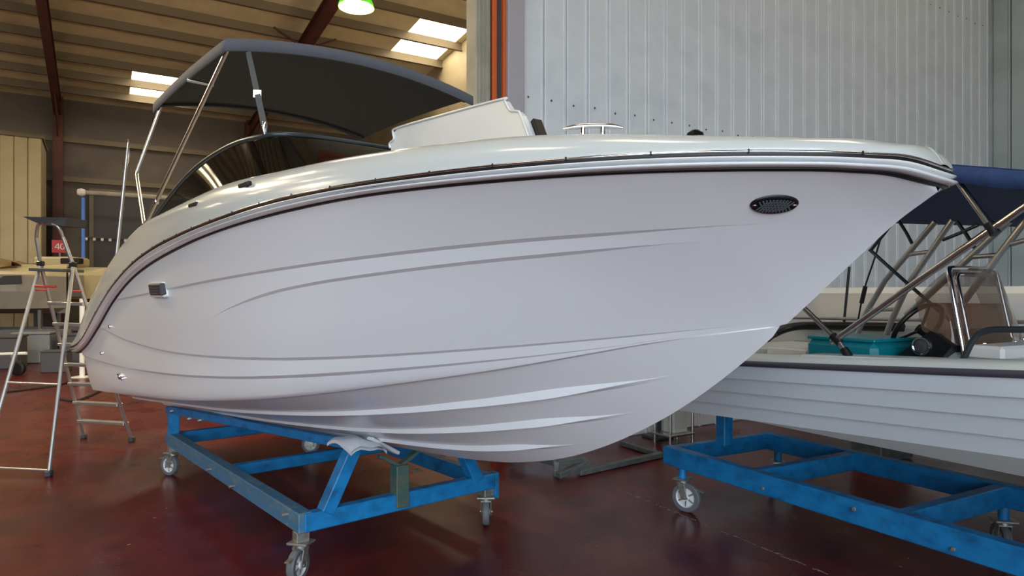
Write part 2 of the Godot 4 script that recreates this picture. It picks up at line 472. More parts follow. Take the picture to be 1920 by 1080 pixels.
func deck_mesh() -> ArrayMesh:
	var g := G.new()
	var rows := []; var inner := []
	var N := 120
	for j in N + 1:
		var s := 0.002 + 6.9 * pow(float(j) / N, 1.9)
		var b0: float = max(b_rail(s) - 0.006, 0.0)
		var z0 := line("R", s) + 0.009
		var bd: float = min(b_deck(s), b0)
		var zd: float = max(line("D", s), z0 + 0.004)
		var r := PackedVector3Array()
		for k in 13:
			var a := PI / 2 * k / 12.0
			r.append(Vector3(b0 - (b0 - bd) * (1.0 - cos(a)), z0 + (zd - z0) * sin(a), s))
		r.append(Vector3(max(bd - 0.03, 0.0), zd + 0.002, s))
		r.append(Vector3(max(bd - 0.22, 0.0), zd + 0.004, s))
		rows.append(r)
		var drop := 0.32 * smoothstep(0.4, 0.7, s) * (1.0 - smoothstep(5.6, 6.2, s))
		inner.append(PackedVector3Array([r[r.size() - 1], Vector3(max(bd - 0.25, 0.0), zd - drop, s), Vector3(0, zd - drop + 0.002, s)]))
	for e in [[rows, 3], [inner, 4]]:
		g.grid(e[0], e[1], true)
		var o := []
		for r in e[0]: o.append(mirror(r))
		g.grid(o, e[1] + 4, false)
	# aft face of the deck moulding
	var last: PackedVector3Array = rows[rows.size() - 1]
	for i in last.size() - 1:
		for sg in [1.0, -1.0]:
			var a := Vector3(last[i].x * sg, last[i].y, last[i].z); var b := Vector3(last[i + 1].x * sg, last[i + 1].y, last[i + 1].z)
			g.quad(a, b, Vector3(0, b.y, b.z), Vector3(0, a.y, a.z))
	return g.done()

func spline(pts: Array, n: int) -> Array:
	var c := Curve3D.new()
	for i in pts.size():
		var tan: Vector3 = (pts[min(i + 1, pts.size() - 1)] - pts[max(i - 1, 0)]) / 6.0
		c.add_point(pts[i], -tan, tan)
	var o := []
	for i in n + 1:
		var f := float(i) / n * (pts.size() - 1)
		var k: int = min(int(f), pts.size() - 2)
		o.append(c.sample(k, f - k))
	return o

func build_boat():
	var b := thing("sports_boat", "large white bowrider boat with chrome rub rail and dark bimini, resting on blue cradle", "boat", BOAT)
	part("hull", hull_mesh(), M.gel_side, b)
	var g := G.new()
	rail_sweep(g, [[0.0, -0.012], [0.06, -0.006], [0.08, 0.016], [0.11, 0.034], [0.17, 0.042], [0.26, 0.045], [0.36, 0.041], [0.41, 0.032], [0.44, 0.016], [0.48, 0.006], [0.51, 0.010], [0.54, 0.022], [0.60, 0.030], [0.68, 0.033], [0.76, 0.029], [0.80, 0.020], [0.83, 0.004], [0.88, -0.010], [1.0, -0.012]], 3)
	part("gunwale_moulding", g, M.gel, b)
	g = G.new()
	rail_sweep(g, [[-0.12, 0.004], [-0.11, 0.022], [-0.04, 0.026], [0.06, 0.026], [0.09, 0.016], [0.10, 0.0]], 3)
	var shade_line := part("shade_strip", g, M.rubber, b)  # black strip painting in the shadow under the moulding overhang
	shade_line.set_meta("label", "thin black strip standing in for the shadow line under the white moulding")
	g = G.new()
	rail_sweep(g, [[-0.015, -0.012], [-0.014, 0.010], [-0.008, 0.017], [0.001, 0.016], [0.006, 0.014], [0.010, 0.006], [0.011, -0.012]], 3, true)
	var rr := part("rub_rail", g, M.rubber, b)
	g = G.new()
	rail_sweep(g, [[0.000, 0.012], [0.0008, 0.018], [0.003, 0.0205], [0.006, 0.0195], [0.0085, 0.016], [0.0095, 0.010]], 3, true)
	var strip := part("chrome_strip", g, M.chrome, rr)
	strip.set_meta("label", "chrome insert of the rub rail")
	# joints in the chrome insert
	for i in 26:
		var s := 0.10 + 0.19 * i + 0.002 * i * i
		var e := b_rail(s)
		var tg := Vector3(b_rail(s + 0.01) - b_rail(s - 0.01), 0, 0.02).normalized()
		var nn := Vector3(tg.z, 0, -tg.x)
		g = G.new()
		g.box(Vector3.ZERO, Vector3(0.005, 0.011, 0.004), Basis.IDENTITY, 0.001)
		var jt := part("rail_screw", g, M.rubber, rr)
		jt.transform = Transform3D(Basis(nn.cross(Vector3.UP) * -1.0, Vector3.UP, nn), Vector3(e, line("R", s) + 0.0045, s) + nn * 0.002)
	part("deck", deck_mesh(), M.gel_deck, b)
	g = G.new()
	var under := []
	for i in 7:
		var s := 6.40 + 0.53 * i / 6.0
		var w := b_top(s) + 0.004
		under.append(PackedVector3Array([Vector3(-w, line("M", s), s), Vector3(-w * 0.5, line("M", s) - 0.03, s), Vector3(0, line("M", s) - 0.03, s), Vector3(w * 0.5, line("M", s) - 0.03, s), Vector3(w, line("M", s), s)]))
	g.grid(under, 3)
	var e0: PackedVector3Array = under[6]
	for i in 4: g.quad(e0[i], e0[i + 1], Vector3(e0[i + 1].x, line("R", 6.93), 6.93), Vector3(e0[i].x, line("R", 6.93), 6.93))
	part("swim_platform", g, M.gel_deck, b)

	# bow grille
	var f := side_frame(0.312, 1.80)
	g = G.new()
	g.lathe([[0.0, 0.006], [0.030, 0.006], [0.034, 0.004], [0.036, 0.0]], Vector3.ZERO, Vector3(0, 0, 1), 32)
	var gr := part("horn_grille", g, M.black, b)
	gr.transform = Transform3D(f.basis * Basis(Vector3(1.86, 0, 0), Vector3(0, 1, 0), Vector3(0, 0, 1)), f.origin + f.basis.z * 0.001)
	gr.set_meta("label", "oval black grille near the bow")
	g = G.new()
	for i in range(-4, 5):
		var x := i * 0.009
		var h: float = 0.026 * sqrt(max(0.0, 1.0 - pow(x / 0.048, 2)))
		g.beam(Vector3(x - 0.012, -h, 0.009), Vector3(x + 0.012, h, 0.009), 0.003, 0.004, 0.0)
		g.beam(Vector3(x + 0.010, -h, 0.009), Vector3(x - 0.010, h, 0.009), 0.003, 0.004, 0.0)
	var mesh_p := part("wire_mesh", g, M.grid, gr)
	mesh_p.transform = Transform3D(Basis(Vector3(1.0 / 1.86, 0, 0) * 1.0, Vector3(0, 0.9, 0), Vector3(0, 0, 0.5)), Vector3(0, 0, 0.0045))
	for sx in [-1, 1]:
		g = G.new()
		g.lathe([[0.0, 0.004], [0.003, 0.003], [0.004, 0.0]], Vector3.ZERO, Vector3(0, 0, 1), 10)
		var sc := part("screw", g, M.chrome, gr)
		sc.transform = Transform3D(Basis.IDENTITY, Vector3(sx * 0.029, 0, 0.005))
	# side vent
	f = side_frame(3.58, 1.571)
	g = G.new()
	g.box(Vector3.ZERO, Vector3(0.30, 0.085, 0.04), Basis.IDENTITY, 0.018)
	var ve := part("side_vent", g, M.gel, b)
	ve.transform = Transform3D(f.basis, f.origin)
	g = G.new()
	g.box(Vector3(0.03, 0.004, 0.014), Vector3(0.25, 0.068, 0.03), Basis.IDENTITY, 0.014)
	part("vent_insert", g, M.recess, ve)
	for i in 4:
		g = G.new()
		g.beam(Vector3(-0.07, -0.02 + i * 0.015, 0.031), Vector3(0.13, -0.02 + i * 0.015, 0.031), 0.004, 0.004, 0.001)
		part("slat", g, M.black, ve)
	# through-hull drains
	for d in [[5.025, 1.308, 0.014], [5.505, 1.079, 0.014], [5.06, 0.935, 0.024], [4.98, 0.925, 0.011]]:
		f = side_frame(d[0], d[1])
		g = G.new()
		g.lathe([[d[2] * 0.55, 0.002], [d[2] * 0.6, 0.014], [d[2], 0.010], [d[2] * 1.05, -0.01]], Vector3.ZERO, Vector3(0, 0, 1), 16)
		var dr := part("drain_fitting", g, M.chrome, b)
		dr.transform = f
		g = G.new()
		g.lathe([[0.0, 0.004], [d[2] * 0.56, 0.004]], Vector3.ZERO, Vector3(0, 0, 1), 16)
		part("drain_hole", g, M.rubber, dr)
	# pop-up cleats on the side deck
	for c in [[2.73, 1.966], [2.15, 1.993]]:
		g = G.new()
		var s0: float = c[0]
		var bb := lerpf(b_rail(s0), b_deck(s0), 0.30)
		g.box(Vector3.ZERO, Vector3(0.018, 0.018, 0.12), Basis.IDENTITY, 0.006)
		g.box(Vector3(-0.012, -0.008, 0.03), Vector3(0.03, 0.012, 0.014))
		g.box(Vector3(-0.012, -0.008, -0.03), Vector3(0.03, 0.012, 0.014))
		var cl := part("side_cleat", g, M.black, b)
		cl.position = Vector3(bb + 0.004, c[1], s0)
	# bow cleat
	var cn := Transform3D(Basis(Vector3.UP, 0.78), Vector3(0.63, line("D", 0.74) + 0.004, 0.75))
	g = G.new()
	g.tube(spline([Vector3(0, 0.030, -0.09), Vector3(0, 0.036, -0.05), Vector3(0, 0.038, 0), Vector3(0, 0.036, 0.05), Vector3(0, 0.030, 0.09)], 12), [0.003, 0.005, 0.007, 0.008, 0.008, 0.008, 0.008, 0.008, 0.008, 0.008, 0.007, 0.005, 0.003], 10)
	var bcl := part("bow_cleat", g, M.chrome, b)
	bcl.transform = cn
	for e in [-0.03, 0.03]:
		g = G.new()
		g.lathe([[0.012, 0.0], [0.008, 0.008], [0.0075, 0.034]], Vector3(0, 0, e), Vector3.UP, 12)
		part("cleat_foot", g, M.chrome, bcl)
	# bow light in its white fairing
	g = G.new()
	var fp := Vector3(0.40, line("D", 0.55) + 0.003, 0.545)
	g.lathe([[0.10, -0.006], [0.085, 0.004], [0.06, 0.012], [0.03, 0.018], [0.0, 0.020]], Vector3.ZERO, Vector3.UP, 24)
	var fa := part("light_fairing", g, M.gel, b)
	fa.position = fp
	g = G.new()
	g.lathe([[0.028, 0.006], [0.029, 0.018], [0.024, 0.032], [0.013, 0.040], [0.0, 0.042]], Vector3.ZERO, Vector3.UP, 20, 30)
	var dm := part("bow_light_dome", g, mat(c8(16, 18, 22), 0.08), fa)
	dm.set_meta("label", "glossy black dome")
	# upright white panel in the bow cockpit
	g = G.new()
	var sil := [[2.53, 1.98], [2.53, 2.31], [2.545, 2.352], [2.50, 2.372], [2.51, 2.405], [2.47, 2.42], [1.60, 2.382], [1.575, 2.375], [1.535, 2.325], [1.49, 2.312], [1.465, 2.29], [1.32, 2.0], [1.32, 1.98]]
	var pl := []
	for q in sil: pl.append(Vector3(0.30, q[1], q[0]))
	g.slab(pl, Vector3(-0.03, 0, 0))
	var panel := part("hatch_panel", g, M.gel, b)
	panel.set_meta("label", "upright white panel with notched ends")
	g = G.new()
	g.tube(spline([Vector3(0.302, 2.33, 2.54), Vector3(0.302, 2.355, 2.545), Vector3(0.302, 2.372, 2.50), Vector3(0.302, 2.408, 2.51), Vector3(0.302, 2.424, 2.47), Vector3(0.302, 2.41, 2.1), Vector3(0.302, 2.385, 1.60), Vector3(0.302, 2.372, 1.57), Vector3(0.302, 2.325, 1.535), Vector3(0.302, 2.312, 1.49), Vector3(0.302, 2.29, 1.465), Vector3(0.302, 2.15, 1.395), Vector3(0.302, 2.0, 1.32)], 48), 0.006, 8)
	part("edge_bead", g, M.gel, panel)
	g = G.new()
	g.beam(Vector3(0.25, 2.27, 1.43), Vector3(0.25, 2.14, 1.365), 0.05, 0.025, 0.004)
	part("gasket", g, M.rubber, panel)

	# windscreen
	var base := spline([Vector3(0, 2.0, 2.2), Vector3(0.5, 2.0, 2.2), Vector3(0.85, 2.01, 2.25), Vector3(1.0, 2.02, 2.45), Vector3(1.05, 2.02, 2.9), Vector3(1.07, 2.0, 3.6), Vector3(1.10, 1.97, 4.35)], 48)
	var top := spline([Vector3(0, 2.37, 2.72), Vector3(0.5, 2.352, 2.63), Vector3(0.79, 2.335, 2.59), Vector3(0.93, 2.325, 2.68), Vector3(1.0, 2.315, 3.06), Vector3(1.05, 2.225, 3.62), Vector3(1.095, 1.99, 4.36)], 48)
	var wrows := []
	for i in 97:
		var k: int = abs(i - 48)
		var sg := -1.0 if i < 48 else 1.0
		var row := PackedVector3Array()
		for q in 7:
			var p: Vector3 = base[k].lerp(top[k], q / 6.0)
			row.append(Vector3(p.x * sg, p.y, p.z))
		wrows.append(row)
	g = G.new()
	g.grid(wrows, 3)
	var ws := part("windscreen", g, M.glass, b)
	var tp := []
	for r in wrows: tp.append(r[6])
	g = G.new(); g.tube(tp, 0.013, 10)
	part("windscreen_frame", g, M.frame_dark, ws)
	tp = []
	for r in wrows: tp.append(r[0])
	g = G.new(); g.tube(tp, 0.012, 8)
	part("windscreen_seal", g, M.rubber, ws)
	g = G.new()
	g.tube(spline([Vector3(-0.10, 2.44, 3.0), Vector3(-0.02, 2.44, 2.95), Vector3(0.06, 2.42, 2.88), Vector3(0.10, 2.38, 2.80)], 12), 0.008, 8)
	part("grab_rail", g, M.frame_dark, b)

	# bimini
	var tb := func(x: float, s: float) -> Vector3:
		var e: float = x / 0.88
		return Vector3(x, 3.015 + 0.10 * (1.0 - e * e) + 0.02 * sin((s - 3.4) / 1.75 * PI), s)
	var crow := []; var crow2 := []
	for i in 25:
		var s := 3.4 + 1.75 * i / 24.0
		var r := PackedVector3Array(); var r2 := PackedVector3Array()
		for j in 33:
			var x := -0.88 + 1.76 * j / 32.0
			r.append(tb.call(x, s)); r2.append(tb.call(x, s) - Vector3(0, 0.012, 0))
		crow.append(r); crow2.append(r2)
	g = G.new()
	g.grid(crow, 3); g.grid(crow2, 4, true)
	var can := part("bimini_canopy", g, M.canvas, b)
	can.set_meta("label", "dark canvas sun top")
	var loop := []
	for j in 33: loop.append(tb.call(-0.88 + 1.76 * j / 32.0, 3.4))
	for i in range(1, 25): loop.append(tb.call(0.88, 3.4 + 1.75 * i / 24.0))
	var hrow := []
	for i in loop.size():
		var p: Vector3 = loop[i]
		var o := Vector3(sign(p.x) if abs(p.x) > 0.87 else 0.0, 0, -1.0 if p.z < 3.41 else (1.0 if p.z > 5.14 else 0.0)).normalized()
		hrow.append(PackedVector3Array([p + Vector3(0, 0.012, 0), p + o * 0.014 + Vector3(0, 0.004, 0), p + o * 0.014 - Vector3(0, 0.062, 0), p + o * 0.006 - Vector3(0, 0.066, 0), p + o * 0.004 - Vector3(0, 0.02, 0)]))
	g = G.new(); g.grid(hrow, 3)
	part("canopy_hem", g, M.hem, can)
	var mount := Vector3(1.10, 2.0, 4.42)
	for q in [[mount, Vector3(0.86, 2.98, 3.46)], [Vector3(1.0, 2.47, 5.18), Vector3(0.86, 2.98, 5.05)], [mount, Vector3(1.0, 2.47, 5.18)], [Vector3(0.74, 2.955, 4.13), Vector3(0.90, 2.965, 4.16)]]:
		g = G.new(); g.tube([q[0], q[0].lerp(q[1], 0.5), q[1]], 0.0125, 10)
		part("bimini_pole", g, M.steel, b)
	# hoops that carry the canvas
	for s in [3.46, 5.05]:
		var hp := []
		for j in 25: hp.append(tb.call(-0.86 + 1.72 * j / 24.0, s) - Vector3(0, 0.03, 0))
		g = G.new(); g.tube(hp, 0.012, 8)
		part("bimini_hoop", g, M.canvas, b)
	for q in [[mount, 0.022], [Vector3(1.0, 2.47, 5.18), 0.02], [mount.lerp(Vector3(0.86, 2.98, 3.46), 0.16), 0.018]]:
		g = G.new()
		g.lathe([[0.0, -q[1]], [q[1] * 0.8, -q[1]], [q[1], 0.0], [q[1] * 0.8, q[1]], [0.0, q[1]]], q[0], Vector3(0.1, 0.95, -0.3).normalized(), 10)
		part("pole_joint", g, M.chrome, b)
	g = G.new()
	g.tube([Vector3(1.15, 1.80, 5.10), Vector3(1.12, 2.3, 5.01), Vector3(1.10, 2.66, 4.95)], [0.014, 0.012, 0.007], 8)
	g.tube([Vector3(1.11, 2.45, 4.99), Vector3(1.08, 2.58, 5.03), Vector3(1.10, 2.68, 4.96)], 0.008, 6)
	part("stern_pole", g, M.steel, b)
	# hold-down strap
	var s0 := Vector3(0.76, 2.98, 3.40); var s1 := Vector3(0.93, 2.36, 2.66)
	g = G.new(); g.beam(s0, s1, 0.030, 0.004, 0.0, Vector3(0.5, 0, -1))
	var sp := part("strap", g, M.webbing, b)
	var bk := s0.lerp(s1, 0.60)
	g = G.new()
	g.beam(bk + Vector3(0, 0.022, 0), bk - Vector3(0, 0.022, 0), 0.044, 0.012, 0.003, Vector3(0.5, 0, -1))
	part("buckle", g, M.chrome, sp)
	g = G.new()
	g.tube([s1 + Vector3(0, 0.03, 0), s1 + Vector3(0.005, 0.0, 0), s1 - Vector3(0, 0.03, 0)], [0.012, 0.014, 0.008], 8)
	part("hook", g, M.chrome, sp)

# ---------------------------------------------------------------- cradle and trolleys
func caster(parent: Node3D, top: Vector3, r: float, yaw: float, tyre: Material, tagged := false):
	# top: underside of the frame; the wheel stands on the floor
	var bs := Basis(Vector3.UP, yaw)
	var g := G.new()
	g.box(top - Vector3(0, 0.006, 0), Vector3(0.12, 0.012, 0.10), bs, 0.003)
	g.lathe([[0.036, -0.012], [0.036, -0.032], [0.02, -0.034]], top, Vector3.UP, 14)
	var c := Vector3(top.x, r, top.z) + bs * Vector3(0, 0, 0.03)
	for sx in [-1.0, 1.0]:
		g.beam(top + bs * Vector3(sx * 0.032, -0.03, 0.0), c + bs * Vector3(sx * 0.032, -0.012, 0), 0.05, 0.006, 0.001, bs * Vector3(1, 0, 0))
	g.box(top + bs * Vector3(0, -0.034, 0.004), Vector3(0.07, 0.008, 0.06), bs, 0.001)
	var k := part("caster", g, M.zinc, parent)
	g = G.new()
	var ax := bs * Vector3(1, 0, 0)
	g.lathe([[r * 0.68, -0.022], [r * 0.93, -0.022], [r, -0.013], [r, 0.013], [r * 0.93, 0.022], [r * 0.68, 0.022]], c, ax, 26)
	part("tyre", g, tyre, k)
	g = G.new()
	g.lathe([[0.0, -0.024], [r * 0.2, -0.024], [r * 0.25, -0.014], [r * 0.6, -0.010], [r * 0.69, -0.019], [r * 0.69, 0.019], [r * 0.6, 0.010], [r * 0.25, 0.014], [r * 0.2, 0.024], [0.0, 0.024]], c, ax, 22)
	part("hub", g, M.hub, k)
	g = G.new()
	for i in 6:
		var a := TAU * i / 6
		var d := bs * Vector3(0, cos(a), sin(a))
		g.beam(c + d * r * 0.22, c + d * r * 0.62, 0.012, 0.030, 0.002, ax)
	part("spokes", g, M.zinc, k)
	g = G.new()
	g.tube([c - ax * 0.042, c + ax * 0.042], 0.008, 8)
	part("axle", g, M.zinc, k)
	g = G.new()
	g.beam(top + bs * Vector3(0, -0.05, 0.03), c + bs * Vector3(0, r * 0.55, r * 1.25), 0.03, 0.008, 0.002)
	part("brake_lever", g, M.zinc, k)
	if tagged:
		g = G.new(); g.box(top + bs * Vector3(0, -0.030, -0.028), Vector3(0.055, 0.014, 0.004), bs, 0.001)
		part("tag", g, M.label_red, k)

func build_cradle():
	var t := thing("boat_cradle", "blue wheeled steel cradle carrying the large white boat", "cradle", BOAT)
	var g: G
	var S0 := 2.87; var S1 := 5.63; var B := 0.62
	var lo := 0.31
	# base frame
	g = G.new(); g.beam(Vector3(-B - 0.04, lo, S0), Vector3(B + 0.03, lo, S0), 0.07, 0.10, 0.006); part("cross_beam", g, M.blue, t)
	g = G.new(); g.beam(Vector3(-B + 0.05, lo, 4.22), Vector3(B - 0.04, lo, 4.22), 0.07, 0.08, 0.006); part("cross_beam", g, M.blue, t)
	g = G.new(); g.beam(Vector3(-B, lo, S1), Vector3(B, lo, S1), 0.07, 0.10, 0.006); part("cross_beam", g, M.blue, t)
	g = G.new(); g.beam(Vector3(B + 0.02, lo, S0 - 0.02), Vector3(B + 0.02, lo, S1 + 0.05), 0.08, 0.11, 0.006)
	var sb := part("side_beam", g, M.blue_worn, t); sb.set_meta("label", "side beam with worn grey paint")
	g = G.new(); g.beam(Vector3(-B, lo, S0 + 0.04), Vector3(-B, lo, S1), 0.07, 0.10, 0.006); part("side_beam", g, M.blue, t)
	# front frame
	for sx in [-1.0, 1.0]:
		g = G.new(); g.beam(Vector3(sx * 0.52, lo + 0.03, S0), Vector3(sx * 0.335, 0.70, S0), 0.075, 0.085, 0.005, Vector3(0, 0, 1)); part("strut", g, M.blue, t)
	# bunks from the front struts to the rear posts
	for sx in [-1.0, 1.0]:
		g = G.new(); g.beam(Vector3(sx * 0.325, 0.685, S0 - 0.03), Vector3(sx * 0.65, 0.555, S1 + 0.06), 0.06, 0.055, 0.004); part("bunk", g, M.blue, t)
		g = G.new(); g.beam(Vector3(sx * 0.64, lo, S1 - 0.04), Vector3(sx * 0.64, 0.54, S1 - 0.04), 0.08, 0.08, 0.005); part("post", g, M.blue, t)
	g = G.new(); g.beam(Vector3(0.05, lo - 0.03, S0 - 0.005), Vector3(0.05, 0.53, S0 - 0.005), 0.085, 0.085, 0.004)
	var cp := part("keel_post", g, M.green_steel, t); cp.set_meta("label", "greenish steel post under the keel")
	g = G.new()
	g.beam(Vector3(0.05, 0.52, S0), Vector3(-0.09, 0.60, S0), 0.05, 0.02, 0.002)
	g.beam(Vector3(0.05, 0.52, S0), Vector3(0.19, 0.60, S0), 0.05, 0.02, 0.002)
	part("keel_bracket", g, M.green_steel, cp)
	# hardware on the beams
	for q in [Vector3(B + 0.064, lo + 0.02, 3.0), Vector3(B + 0.064, lo - 0.02, 3.9), Vector3(B + 0.064, lo - 0.01, 4.4), Vector3(-0.28, lo + 0.06, 3.2)]:
		g = G.new(); g.tube([q - Vector3(0.02, 0, 0), q + Vector3(0.03, 0.0, 0.0)], 0.011, 8); part("bolt", g, M.zinc, t)
	for q in [Vector3(0.64, 0.565, S1 - 0.12), Vector3(0.60, 0.55, S1 - 0.5), Vector3(0.57, 0.56, S1 - 0.68)]:
		g = G.new(); g.lathe([[0.0, 0.02], [0.012, 0.02], [0.016, 0.0], [0.016, -0.01]], q + Vector3(0.03, 0.0, 0), Vector3(1, 0, 0), 8); part("bolt", g, M.zinc, t)
	# corner brackets and casters
	for q in [[B + 0.03, S0 + 0.02, 2.2], [-B - 0.01, S0 + 0.03, -0.7], [B + 0.02, S1 - 0.02, 0.5], [-B, S1 - 0.02, 0.9]]:
		g = G.new()
		g.beam(Vector3(q[0], lo - 0.05, q[1]), Vector3(q[0], lo - 0.105, q[1]), 0.07, 0.07, 0.003)
		part("caster_socket", g, M.zinc, t)
		caster(t, Vector3(q[0], 0.205, q[1]), 0.088, q[2], M.tyre, q[0] > 0 and q[1] < 3.5)
	g = G.new(); g.beam(Vector3(-B - 0.06, lo + 0.05, S0), Vector3(-B - 0.06, lo - 0.12, S0), 0.06, 0.03, 0.004); part("end_hook", g, M.blue, t)
	# padding cloth on the front strut
	g = G.new()
	var rows := []
	for i in 9:
		var r := PackedVector3Array()
		for j in 9:
			var x := -0.11 + 0.22 * i / 8.0; var z := -0.16 + 0.30 * j / 8.0
			var y: float = 0.006 * sin(i * 1.3 + j * 0.7) + 0.004 * cos(j * 1.1 - i * 0.6) - 0.030 * pow(abs(x) / 0.11, 3) - 0.03 * pow(abs(z + 0.01) / 0.16, 4)
			r.append(Vector3(0.335 + x, 0.728 + y + 0.30 * x * 0.5, S0 + z))
		rows.append(r)
	g.grid(rows, 3)
	var back := []
	for r in rows:
		var r2 := PackedVector3Array()
		for p in r: r2.append(p - Vector3(0, 0.018, 0))
		back.append(r2)
	g.grid(back, 4, true)
	for e in [[rows[0], back[0]], [rows[8], back[8]]]: g.grid(e, 5)
	single("padding_cloth", g, M.cloth, "crumpled white padding cloth between cradle strut and hull", "cloth", BOAT)
	g = G.new()
	g.beam(Vector3(0.30, 0.735, S0 - 0.10), Vector3(0.10, 0.615, S0 - 0.06), 0.05, 0.02, 0.004)
	single("wood_wedge", g, M.cloth, "pale wooden wedge beside keel post under the hull", "wedge", BOAT)

func build_trolley():
	var t := thing("boat_trolley", "long blue wheeled steel trolley under the clinker skiff", "trolley", SKIFF)
	var g: G
	var X0 := 0.40; var X1 := 1.42
	g = G.new(); g.beam(Vector3(X0, 0.38, 0.0), Vector3(X0, 0.38, 3.9), 0.08, 0.13, 0.006); part("side_beam", g, M.blue, t)
	g = G.new(); g.beam(Vector3(X1, 0.38, 0.0), Vector3(X1, 0.38, 3.9), 0.08, 0.13, 0.006); part("side_beam", g, M.blue, t)
	for z in [0.04, 0.78, 1.72, 2.7, 3.86]:
		g = G.new(); g.beam(Vector3(X0 + 0.04, 0.38, z), Vector3(X1 - 0.04, 0.38, z), 0.07, 0.12, 0.006); part("cross_beam", g, M.blue, t)
	for q in [[0.92, 0.06, 0.685], [0.9, 2.7, 0.69], [0.9, 3.86, 0.69]]:
		g = G.new(); g.beam(Vector3(q[0], 0.40, q[1]), Vector3(q[0], q[2], q[1]), 0.09, 0.09, 0.005); part("keel_support", g, M.blue, t)
	for q in [Vector3(X0 - 0.045, 0.36, 0.9), Vector3(X0 - 0.045, 0.40, 1.5), Vector3(X0 - 0.045, 0.35, 2.0)]:
		g = G.new(); g.lathe([[0.0, 0.01], [0.010, 0.008], [0.012, 0.0]], q, Vector3(-1, 0, 0), 8); part("bolt", g, M.zinc, t)
	for q in [[X0 + 0.02, 0.14, 0.35], [X1, 0.14, 0.9], [X0 + 0.02, 3.72, 0.4], [X1, 3.72, 1.2], [X1, 1.72, 2.4]]:
		g = G.new(); g.tube([Vector3(q[0], 0.32, q[1]), Vector3(q[0], 0.235, q[1])], 0.030, 12); part("caster_stem", g, M.blue, t)
		caster(t, Vector3(q[0], 0.238, q[1]), 0.105, q[2], M.tyre)

# ---------------------------------------------------------------- clinker skiff on the right
func tubes(parent: Node3D, called: String, m: Material, r: float, list: Array):
	for q in list:
		var g := G.new()
		g.tube(q, r, 10)
		part(called, g, m, parent)

func sk_w(t: float) -> float: return 0.9 * (1.0 - pow(clamp((t - 2.3) / 2.5, 0.0, 1.0), 2.2))
func sk_rub(t: float) -> float: return 1.095 + 0.049 * t + 0.01 * t * t * 0.3
func sk_chine(t: float) -> float: return 0.753 + 0.0513 * t

